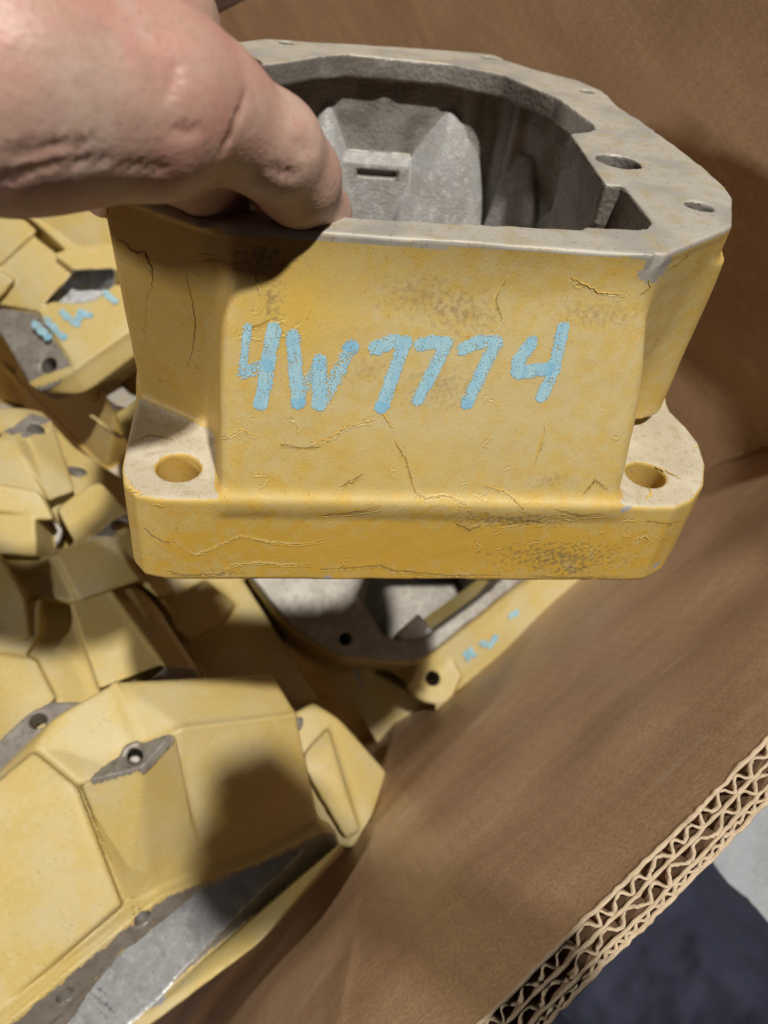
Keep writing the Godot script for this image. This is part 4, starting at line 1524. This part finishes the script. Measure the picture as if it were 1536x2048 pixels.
	pile_casting("yellow casting with a grey bolt lug, tucked behind the lowest casting on the left", V(-125.5,647.7,-26.5), V(-68.1,-75.8,-87.6), V(77.6,73.6,60), 1.4, [
		slab([V(-14,3.4,-79.7),V(11.6,3.9,-67.7),V(25.9,2.3,-66.6),V(39.5,5.5,-51.8),V(60.9,4.4,-46.2),V(73.8,2,-47.6),V(74.6,11.7,-19.7),V(72.1,28,25.7),V(70.6,30,30.8),V(51.2,30.8,25.2),V(8.7,29.6,4.4),V(-19.8,32,-0.5),V(-54.3,36.1,-3)], V(13.4,93.5,-32.8), 0, -80, 0, 2, 3, false),
		hull([V(-16.1,30.1,-60.6),V(-6,27.8,-44.3),V(7.5,28.2,-34.7),V(5.2,37.7,-9.2),V(-11.7,40.6,-7.5),V(-43.5,38.6,-8.1),V(-29,-13,-68.5),V(-17.9,-15.2,-50.7),V(-3.1,-14.5,-40.2),V(-5.8,-5.1,-12.5),V(-24.6,-2.6,-10.7),V(-59.4,-5.1,-11.3)], 0, 1.8, 4, false),
		hull([V(-8.4,23.6,-75.4),V(15.1,21.8,-63),V(28,18.2,-62.2),V(18.2,22.3,-46.7),V(-1.5,26.6,-37.6),V(-33.7,24.5,-39.1),V(-20.4,-19.4,-84.6),V(5.3,-20.7,-71),V(19.5,-24.1,-69.9),V(8.7,-20.2,-53.1),V(-12.9,-16.3,-43.4),V(-48.2,-19,-45.1)], 0, 1.8, 4, false),
		hull([V(38.8,20.1,-49.8),V(61.9,20.4,-42.4),V(63.2,30.5,-11.8),V(62.8,42.4,13.1),V(26.8,41.8,1.2),V(32.3,32.9,-21.2),V(30.3,-27.2,-57.3),V(55.7,-26.5,-49.2),V(57.1,-16.4,-15.6),V(56.4,-4.6,11.8),V(16.6,-6,-1.4),V(22.8,-14.7,-26)], 0, 1.5, 4, false),
		hull([V(61.3,18.2,-42.3),V(73.3,10.4,-44.5),V(73.7,16.4,-22.2),V(72,33.9,25.8),V(62.7,41.4,13.9),V(62.9,30.5,-11.3),V(68.2,-37.4,-51.4),V(66.1,-18.2,25.7),V(51.8,-20.6,-1.9)], 0, 1.2, 4, false),
		hull([V(51.2,47.3,14.4),V(62.8,44.5,14.4),V(72.7,35,25.1),V(71.3,37.8,30.6),V(55.5,51.1,23.8),V(48.3,29.5,14),V(61.1,19.7,14.4),V(69.4,13,29.4)], 1, 0.6, 0.3, false),
		slab([V(-42.9,65.6,-1.2),V(-29.8,57.7,-7.6),V(-18.6,52.2,-10.3),V(-6.5,46.9,-11.7),V(3.6,43.8,-9.7),V(16.6,43.5,1.1),V(17.5,45.9,7.4),V(-3.6,50.8,-0.1),V(-12.1,55.3,2.7),V(-25.5,61.6,5.1),V(-43,70.6,10.1)], V(33.5,86.3,-37.8), 0, -14, 1, 1, 0.8, false),
		cyl(V(-3.4,54.5,-7.4), V(-18.5,15.7,9.6), 4.4, 1, 0.5)])
	pile_casting("yellow casting with a square block and dark bolt hole, beside the held flange corner", V(-80.9,626.3,-90.8), V(-82.5,-46.3,-60.1), V(55.7,50.5,62.4), 1.4, [
		slab([V(-38.4,16.4,-49.1),V(-22.5,17.7,-41.1),V(-14.4,20.5,-31.3),V(-8.3,22.6,-24),V(0.8,23.5,-19),V(23.7,23.2,-13.5),V(33.9,26.1,-2.7),V(36.8,31.3,11.7),V(36.1,41.4,38.4),V(28.7,35.6,20.9),V(16.7,37,21.2),V(-4.4,37.1,15.5),V(-17.7,32.9,0.6),V(-26.8,32.4,-3.3),V(-31.2,33.4,-1.9),V(-34.4,40.9,17.1),V(-51.9,41.1,12.7),V(-68.6,41.4,8.7)], V(9.9,93.1,-35.1), 0, -60, 0, 3, 3, false),
		hull([V(-34.4,40.7,-40),V(-19.1,39.4,-34),V(-20.8,41,-22.3),V(-22.5,44.6,-1.4),V(-28.6,45.4,0.2),V(-32.7,47.5,17.9),V(-50.8,45.1,13.4),V(-67.8,44,9.2),V(-43.2,3.4,-50.1),V(-26.8,2.4,-43.5),V(-28.6,4,-31),V(-30.5,7.5,-8.5),V(-37.2,8.2,-6.9),V(-41.6,10.3,12.2),V(-61.1,7.6,7.3),V(-79.5,6.1,2.7)], 0, 1.8, 4, false),
		hull([V(2.8,35.3,-14.1),V(24.6,37.4,-9.6),V(35,43.3,2.3),V(34.4,45,29.7),V(17.8,46,22.5),V(-1.1,44.4,17.6),V(-3.1,-1.4,-22),V(20.4,1,-17.1),V(31.5,7.1,-4.4),V(30.8,8.7,25),V(13,9.5,17.2),V(-7.4,7.6,12)], 0, 1.8, 4, false),
		hull([V(35.8,45.5,0.9),V(27,37.8,-9.9),V(47.8,45.8,-0.9),V(50.9,40.3,3.9),V(47,31.1,31.3),V(40.2,25.6,45),V(34.8,34.7,42.4),V(33.1,6.3,-1.6),V(35.9,-13.8,36.4)], 0, 1.8, 4, false),
		hull([V(18.3,24.2,-39.3),V(41.7,16.5,-41.5),V(48.5,15.8,-38.4),V(52.6,32.5,-8.2),V(26.8,38.8,-9.2),V(16,33.7,-13.7),V(10.5,-38.2,-55.6),V(37.1,-43.3,-57.1),V(44.9,-41.8,-53),V(48.1,-31.3,-20),V(11.3,-38.4,-19.1)], 0, 1.8, 4, false),
		hull([V(27,39.4,-9.3),V(42.3,39.8,-9.8),V(52.4,34.5,-8.4),V(51.6,39.4,-1.1),V(37.8,46.9,1.5),V(26.6,35.7,-10),V(52.7,30.6,-10),V(42.4,30.6,-11.8)], 1, 0.5, 0.4, false),
		cyl(V(44,44.1,-9), V(34.2,-0.2,31.7), 4.2, 1, 0.5)])
	pile_casting("yellow casting at the left edge with a ridged boss, below the chalk marked one", V(-61.6,569.7,-173.4), V(-81.8,-67.9,-67.2), V(53,93.4,120.5), 1.5, [
		slab([V(-11.9,18.3,-64.2),V(3.5,10.7,-56.6),V(14.9,5.2,-49.8),V(23.8,1.9,-40.6),V(26.9,8.5,-4.6),V(50,11.3,67.9),V(27.9,32.8,101.8),V(-9.3,47.1,65.2),V(-8.5,36.6,22.6),V(-37.7,46.8,-10.5)], V(51.3,83.6,-19.6), 0, -80, 0, 4, 4, false),
		hull([V(-18.1,45.8,-38.8),V(-10.4,37.2,-54.9),V(6.1,40.3,-44.1),V(17.4,40.3,-35.6),V(25.9,39.8,-26),V(27.2,48.1,-14),V(18.8,50.7,-24.5),V(-3.1,48.5,-26.7),V(-22.2,-3.6,-63.1),V(13.1,-7.3,-33.1)], 0, 1.8, 4, false),
		hull([V(-3.7,47.4,-26.6),V(18.7,49.6,-24.9),V(27.3,48.1,-13.5),V(9.4,63,-7),V(11,46.6,33.2),V(-4.5,51.8,29.2),V(-2.6,25.1,-18.2),V(13.4,12.7,4.1),V(-3.7,9.4,3.7)], 0, 1.8, 4, false),
		hull([V(-1.9,48.3,-25.8),V(19.2,50.3,-25.2),V(27,48.9,-13.9),V(9.6,63.4,-7.1),V(-2,44.7,-27.7),V(19.2,45.7,-27.5),V(27.2,45.1,-15.8)], 1, 0.5, 0.3, false),
		hull([V(-20.3,49.4,-33.6),V(-4.5,50.3,-23.9),V(0.5,53.2,-17.7),V(-4.3,57.9,29.6),V(-22.7,56.7,5.1),V(-36,56.3,-7.3),V(-33,-5.8,-49.2),V(-11.4,-2.3,8.9)], 0, 1.8, 4, false),
		slab([V(-28.4,89.6,2.3),V(-16.2,88.4,13.3),V(-2.2,86.9,29.5),V(-2.1,86.4,36.4),V(-5.2,85.7,49.2),V(-15.9,86.6,41),V(-14.5,86.8,38.3),V(-38.5,89.1,16.2)], V(3.8,99.7,6.4), 0, -10, 0, 1.5, 0.8, false),
		slab([V(-39.2,83.8,14.1),V(-13.5,86.7,38.7),V(-13.5,87.3,43),V(-24.7,90.4,61.8),V(-53.6,87.5,36.5)], V(2.9,98.9,-14.4), 0, -60, 0, 1.5, 0.8, false),
		slab([V(-18.1,57.3,35),V(-11.1,56.1,40.3),V(-8,55.4,45),V(-8.6,55.1,50.3),V(-13.5,55.5,54.6),V(-21.5,56.4,57.3),V(-22.6,56.8,53.3),V(-19.3,56.5,50.2),V(-19.1,56.8,45.5),V(-22.1,57.4,41.6)], V(13,99,5.9), 0, -12, 1, 1, 0.8, false),
		cyl(V(15.7,61.6,-19), V(17.7,13.3,18.2), 4.2, 1, 0.5)])
	t = pile_casting("yellow casting with blue chalk marks, below the wrist at the far left of the bin", V(-2.3,520.9,-264.1), V(-41.7,-67.2,-143.8), V(161.8,53.8,54.3), 1.5, [
		slab([V(-29.6,13.7,-64.7),V(-8.5,20.2,-53.7),V(11.4,29.6,-27.5),V(3.6,42,36.6),V(-22.3,36.5,34.2),V(-30.1,34.3,30.9),V(-32.3,31.2,18.8),V(-27.3,22.5,-26),V(-38.7,14.9,-51.2)], V(-18.4,96.1,-20.7), 0, -24, 1, 2, 2, false),
		slab([V(5.3,34.6,-19.8),V(16.5,33.1,-20.7),V(31.2,31.9,-17),V(71.6,27.4,-15),V(92.7,26.8,-3),V(66.5,35.6,34.3),V(44.9,38,33.3),V(0.4,43.6,35.8)], V(11.6,98.2,-15), 0, -60, 0, 3, 2, false),
		hull([V(-32.1,34.4,22.9),V(-0.1,43.4,36.3),V(44.7,34.7,32.6),V(66.8,32.8,33.2),V(55.5,26.5,46.7),V(35.9,26.8,45.2),V(-3.1,32.5,51.3),V(-11.7,30.9,47.2),V(-28.9,28.8,30.9),V(-33.5,9.8,12.9),V(-0.5,-0.3,19.6),V(71,-6.9,17.8),V(56.2,-10,36.9),V(-12.5,-2.7,35)], 0, 1.8, 4, false),
		hull([V(-15.4,26.3,-77.1),V(4.2,32,-64.9),V(36.4,36.1,-69.8),V(46.8,37.7,-27),V(30.7,36.7,-23.6),V(15.6,35.8,-21.4),V(3.5,33.4,-20.7),V(-10.6,29,-45.9),V(-29.1,23.5,-59.5),V(-17.2,-34.8,-111.7),V(4.4,-28.7,-98.4),V(39.8,-24,-103.7),V(51.3,-22.2,-56.5),V(33.6,-23.6,-52.8),V(17,-24.8,-50.5),V(3.6,-27.3,-49.8),V(-11.9,-32.1,-77.4),V(-32.3,-37.9,-92.3)], 0, 1.5, 4, false),
		hull([V(5.2,30.5,-103.6),V(37.1,34.5,-97.3),V(41.4,39.1,-67.4),V(35.7,40.1,-67),V(4.2,36,-62.7),V(-17.5,29.9,-71.9),V(5.5,-30.2,-140.8),V(40.6,-25.5,-133.8),V(45.3,-20.9,-101.2),V(39.1,-20,-100.8),V(4.4,-24.7,-96.2),V(-19.6,-31.2,-106.2)], 0, 1.8, 4, false),
		slab([V(39.7,39.1,-97.4),V(44.5,39.7,-92.8),V(59.1,46.1,-37.5),V(78.5,47.8,-25.9),V(90.5,48.8,-18.8),V(76.2,50.8,0.9),V(44.4,47.5,-22.9),V(39.1,45.1,-43.6),V(48.6,45.5,-41.4),V(46.5,43.7,-57.3)], V(-1.9,99.4,-11.1), 0, -30, 0, 1.2, 1, false),
		slab([V(41.1,29.6,-101.7),V(91.6,-3,-113.9),V(158.8,-39,-107.3),V(102,22.1,-16.6),V(76.1,31.9,-32),V(58.3,39.8,-38.9)], V(47.6,83.8,-26.6), 0, -30, 0, 2, 2, false),
		hull([V(17,64.4,-5.2),V(25.6,66.1,-8.3),V(42.8,69.4,-12.1),V(64.8,73.4,4.3),V(59,72.3,12.3),V(51.7,70.9,13.7),V(41,68.8,13.2),V(31.3,67,8.5),V(25.8,66,4.1),V(18.4,12,-30.2),V(46.9,13.4,-39.7),V(71.6,15.9,-22.3),V(63.9,14.4,-12.5),V(44.6,12.7,-11.6),V(28.1,11.7,-21)], 2, 1, 0.6, true),
		slab([V(11.3,18.7,-23.1),V(30,16.9,-40.3),V(51.7,16.6,-45),V(82,19.9,-21.9),V(62.3,23,5.6),V(34.1,21.9,-0.3)], V(-1.4,99.2,-12.2), 0, -6, 2, 1, 1, false),
		hull([V(-6.5,42.1,-62.2),V(2,41.7,-56.5),V(5.7,40.2,-45.2),V(-10.8,37,-41.1),V(-24.6,32.4,-42.4),V(-6.9,15.7,-76.9),V(5.9,18,-56.9),V(-11.3,14.6,-52.7)], 0, 1.5, 4, false),
		cyl(V(-14.5,40.8,18.2), V(-1.5,-27.5,33), 6.3, 1, 0.5)])
	flat_chalk(t, [[V(-2.1,38.3,-10.1),V(-1.8,39.4,-2.2),V(-0.9,40.2,3.5)],[V(6.1,37.4,-9.3),V(6.9,38.8,0.5),V(8,40.2,10.4)],[V(18.8,36.2,-7.4),V(19.6,37.3,0.4),V(21.7,38,7)],[V(21.7,38,7),V(28.8,36.2,0.8)],[V(29.5,36,-0.3),V(30.8,36.5,4.3),V(33.1,36.5,5.9)],[V(53.1,32.8,-2.9),V(53.6,33.6,2.8),V(54.5,34.1,6.6)]], V(11.6,98.2,-15), 5.5, 21)
	t = pile_casting("yellow casting with grey machined rim facing up, below the held flange", V(90,514.7,86.4), V(-106.7,-86.7,-135.9), V(188.9,74,99.4), 1.6, [
		slab([V(-83.8,66.5,-123.6),V(-54.3,61.7,-132.9),V(22.2,53.5,-98.1),V(97.9,46.9,-40.5),V(143.8,44.6,19.9),V(103.9,50.1,19.1),V(64.6,55.2,13.5),V(-15,66,9.6),V(-24.2,67.3,8.8),V(-31,68.1,6.4),V(-50.4,69.5,-11.4),V(-68.5,70.9,-29.1),V(-77,70.8,-46.8),V(-84.5,70.4,-68.6),V(-85.7,69.1,-89.8),V(-85.8,67.5,-112.5)], V(13.8,98.8,-6.8), 0, -14, 1, 0.8, 1, false),
		slab([V(-83.9,66.6,-121.8),V(-54.4,61.9,-131.1),V(22.1,53.6,-96.2),V(97.8,47,-38.6),V(143.7,44.8,21.9),V(103.8,50.3,21),V(64.6,55.4,15.4),V(-15.1,66.2,11.4),V(-24.3,67.4,10.6),V(-31.1,68.2,8.2),V(-50.5,69.7,-9.7),V(-68.6,71,-27.3),V(-77.1,70.9,-45.1),V(-84.5,70.5,-66.8),V(-85.7,69.2,-88),V(-85.8,67.6,-110.7)], V(13.8,98.8,-6.8), -6, -130, 0, 2, 2, false),
		slab([V(-33.8,64.1,-56.5),V(-19.1,61.6,-63.3),V(14.6,56.8,-65.4),V(76.5,51.4,-17.2),V(69.8,53.7,2.1),V(49.6,56.6,3.5),V(19.9,60.6,1.6),V(-15.2,65.3,-1.6),V(-22.1,66,-5),V(-35.1,66.9,-18.3),V(-37.8,66.7,-26.5),V(-35.2,65.6,-38.2)], V(13.8,98.8,-6.8), 10, -118, 1, 2, 0.8, true),
		slab([V(-43.7,51.6,19.8),V(-19.1,53.2,7),V(73,46.6,14),V(175.4,40.1,18.4),V(185.9,32,51.2),V(126,33,60.7),V(27,40.1,53.3),V(-24.2,43.7,49.3)], V(5.2,97.3,22.4), 0, -60, 0, 2, 2, false),
		slab([V(-46.1,46.2,19.4),V(-20.4,44.5,11.2),V(-6.6,48.7,26.1),V(-8.6,52.1,39.3),V(-24.9,53.7,46.4),V(-32.9,53.1,44.6),V(-38.6,52.2,41.8),V(-43,50.9,36.9),V(-46,49.1,30.4)], V(-1.8,96.6,-25.6), 0, -16, 0, 2, 2, false),
		slab([V(-38.8,51.4,42.2),V(-25.4,54.2,46.9),V(24.7,50.3,51.2),V(121,41.2,58),V(144.5,39.9,60.4),V(139.4,47.9,66.9),V(112.3,48.5,63.2),V(7.5,63,59.9),V(-40.6,63.8,53.1),V(-45.9,61.3,50)], V(11.5,66.7,-73.6), 0, -40, 0, 2, 1.5, false),
		slab([V(-75.4,-20,-39.8),V(-38.6,10.7,43.9),V(-36.4,15.1,65),V(-87.4,-6.9,76.9),V(-89.9,-11.5,55.4)], V(-42,89.6,-14.3), 0, -30, 0, 2, 2, false),
		slab([V(-29,60.9,-17.4),V(-6,58.1,-17.8),V(-6.6,61.5,0.8),V(-12.3,62.5,2.7),V(-31.9,62.2,-12.3)], V(11.7,97.8,-17.6), 0, -20, 2, 0.8, 0.8, false),
		cyl(V(-59.7,75,-38.7), V(-68.1,14.8,-34.5), 4.6, 1, 0.5),
		cyl(V(-27.5,54.5,25.9), V(-26.4,-4.5,41.6), 5.2, 1, 0.5)])
	flat_chalk(t, [[V(8.5,47.7,30.2),V(8.1,46.7,34.8)],[V(19.1,46.9,31.2),V(22.4,45.2,37.8),V(30.1,45.2,35.9)],[V(49.8,45.3,30.8),V(55.6,44.8,31.6)],[V(4,48.1,29.4),V(3.6,47.1,34)]], V(5.2,97.3,22.4), 4.5, 22)
	pile_casting("narrow yellow casting wedged between the lowest casting and the cardboard wall", V(-42.2,631.8,110.1), V(-30.1,-59.6,-62.6), V(39.7,80.9,52), 1.5, [
		hull([V(7,28.4,-55.5),V(19.6,24.6,-52),V(28.1,20.1,-50.1),V(34.6,21.2,-31.1),V(28.7,21.8,-3),V(36.7,15,13.3),V(11.4,32.5,25.2),V(-4.9,37.5,28),V(-17.9,41.2,13.4),V(-3.2,38.4,-28.5),V(1.8,-44,-47.4),V(16.3,-47.4,-43.5),V(26,-51.6,-41.5),V(33.5,-50.4,-19.8),V(26.7,-50,12.5),V(35.9,-56.6,30.9),V(6.8,-39.9,45.4),V(-12,-35.4,49),V(-27.1,-32,32.4),V(-10.1,-34.4,-16.1)], 0, 1.8, 4, false),
		hull([V(6.8,44.4,-34),V(27,32,-34.7),V(23.2,41.4,-25.4),V(12.6,47.2,-2.5),V(5.5,43.6,22),V(-4.6,47.8,19),V(2.2,49.6,-26.7),V(1.4,0.3,-6.9),V(-1.3,-0.5,27.2),V(23.5,-0.4,-24.5)], 0, 1.8, 4, false),
		hull([V(13.6,76.5,-59.6),V(20.9,69.7,-53.7),V(18.1,71.1,-49.3),V(10.8,77.9,-49.1),V(11.2,63.8,-54.5),V(19.7,57.2,-51.3),V(10.9,63.6,-47.7)], 1, 1, 0.6, false)])
	pile_casting("dark yellow casting deep in the gap left of the grey rimmed casting", V(-47.5,570.8,-8.2), V(-35.4,-88.4,-87.4), V(50.7,68.8,92.3), 2, [
		hull([V(-6,34.9,-40.6),V(26.2,25.7,-36.7),V(31.4,21.4,-10.7),V(20.6,24.4,-6.3),V(-6.3,34.5,-9.1),V(-8.4,39.3,-21.5),V(-12.1,-27.3,-46.2),V(23.8,-35.8,-41.7),V(29.7,-40,-12.8),V(17.6,-37.3,-7.9),V(-12.4,-27.7,-11),V(-14.8,-23,-24.9)], 0, 1.8, 4, false),
		hull([V(-3.7,0,-75.4),V(47.7,-10.8,-40.1),V(35.5,-24.1,35),V(36,-14.3,81.7),V(-14.9,6.8,54.1),V(-24.4,15.5,22.9),V(-12.7,8.1,-33),V(-9.2,-62,-84.4),V(47.7,-71.9,-45.1),V(34.3,-85.4,37.8),V(34.8,-75.7,89.3),V(-21.7,-55.6,59.1),V(-32.4,-47.2,24.5),V(-19.3,-54.2,-37.5)], 0, 1.8, 4, false),
		hull([V(-9.3,59.3,1.4),V(-8,59.5,6.5),V(-9.3,64.2,21),V(-11.7,65.8,20.4),V(-10.2,51,1.3),V(-8.9,51.2,6.4),V(-10.2,55.9,21.2),V(-12.7,57.4,20.6)], 0, 1.2, 4, false)])
	pile_casting("pale casting seen in the shadow behind the left flange ear of the held casting", V(-14.6,538,-178.3), V(-3.6,2.7,-16.3), V(43,62,41.3), 2, [
		hull([V(14.5,38.4,-1.4),V(38.7,35.9,-2.6),V(24.1,39.9,38.3),V(7.1,43.8,28.6),V(14.5,8,-10.9),V(40,5.7,-12.1),V(24.6,9.5,30.8),V(6.7,13.3,20.6)], 0, 1.8, 4, false),
		hull([V(-0.3,50.9,-8.6),V(2.8,49.5,-7.6),V(10.7,57.8,23.9),V(6.2,59,19.1),V(-0.6,36.7,-13.3),V(2.5,35.2,-12.3),V(10.6,43.6,19.9),V(6,44.8,15)], 0, 1.8, 4, false)])


func deep_filler() -> void:
	var src: Node3D = get_node("housing_casting")
	for l in [
		[Transform3D(Vector3(0.0971,0.1754,0.9797),Vector3(0.3893,0.8992,-0.1996),Vector3(-0.9160,0.4007,0.0190),Vector3(-0.0270,0.4446,-0.2412)), "shadowed casting at the bottom of the heap, below the ridged boss casting"],
		[Transform3D(Vector3(0.9153,0.4008,0.0406),Vector3(-0.3538,0.8480,-0.3946),Vector3(-0.1926,0.3468,0.9179),Vector3(-0.0725,0.3622,0.0070)), "shadowed casting at the bottom of the gap beside the grey rimmed casting"],
		[Transform3D(Vector3(0.3345,0.4285,-0.8393),Vector3(-0.2039,0.9024,0.3795),Vector3(0.9201,0.0442,0.3892),Vector3(0.0716,0.3640,-0.4807)), "shadowed casting at the bottom of the heap, under the chalk marked casting"],
		[Transform3D(Vector3(0.3120,-0.6366,0.7053),Vector3(0.7124,0.6479,0.2696),Vector3(-0.6286,0.4183,0.6557),Vector3(-0.0154,0.4126,0.1369)), "shadowed casting low against the cardboard wall, under the narrow casting"],
		[Transform3D(Vector3(0.6920,-0.7004,-0.1750),Vector3(0.4957,0.6372,-0.5901),Vector3(0.5248,0.3216,0.7882),Vector3(0.0793,0.3933,-0.1961)), "shadowed casting deep in the bin, directly under the held casting"],
		[Transform3D(Vector3(0.1811,-0.6090,-0.7722),Vector3(-0.4241,0.6600,-0.6200),Vector3(0.8873,0.4398,-0.1388),Vector3(0.2498,0.3224,-0.0233)), "shadowed casting deep in the bin corner, under the held casting"],
		[Transform3D(Vector3(-0.5434,0.5140,-0.6637),Vector3(-0.0084,0.7873,0.6165),Vector3(0.8394,0.3406,-0.4235),Vector3(-0.0798,0.3643,-0.3490)), "shadowed casting at the far left edge, between the chalk marked and ridged ones"],
		[Transform3D(Vector3(0.5584,-0.8167,-0.1456),Vector3(0.3482,0.3900,-0.8525),Vector3(0.7530,0.4253,0.5021),Vector3(-0.2581,0.5704,0.0762)), "shadowed casting underneath the lowest casting on the left"]]:
		var c: Node3D = src.duplicate()
		c.name = "housing_casting"
		for q in c.get_children():
			if q.name.begins_with("chalk") or q.name.begins_with("paint_crack") or q.name.begins_with("lifted"):
				c.remove_child(q)
				q.free()
		add_child(c, true)
		c.transform = l[0]
		c.set_meta("label", l[1])
		c.set_meta("group", "yellow cast housings heaped in the bin")
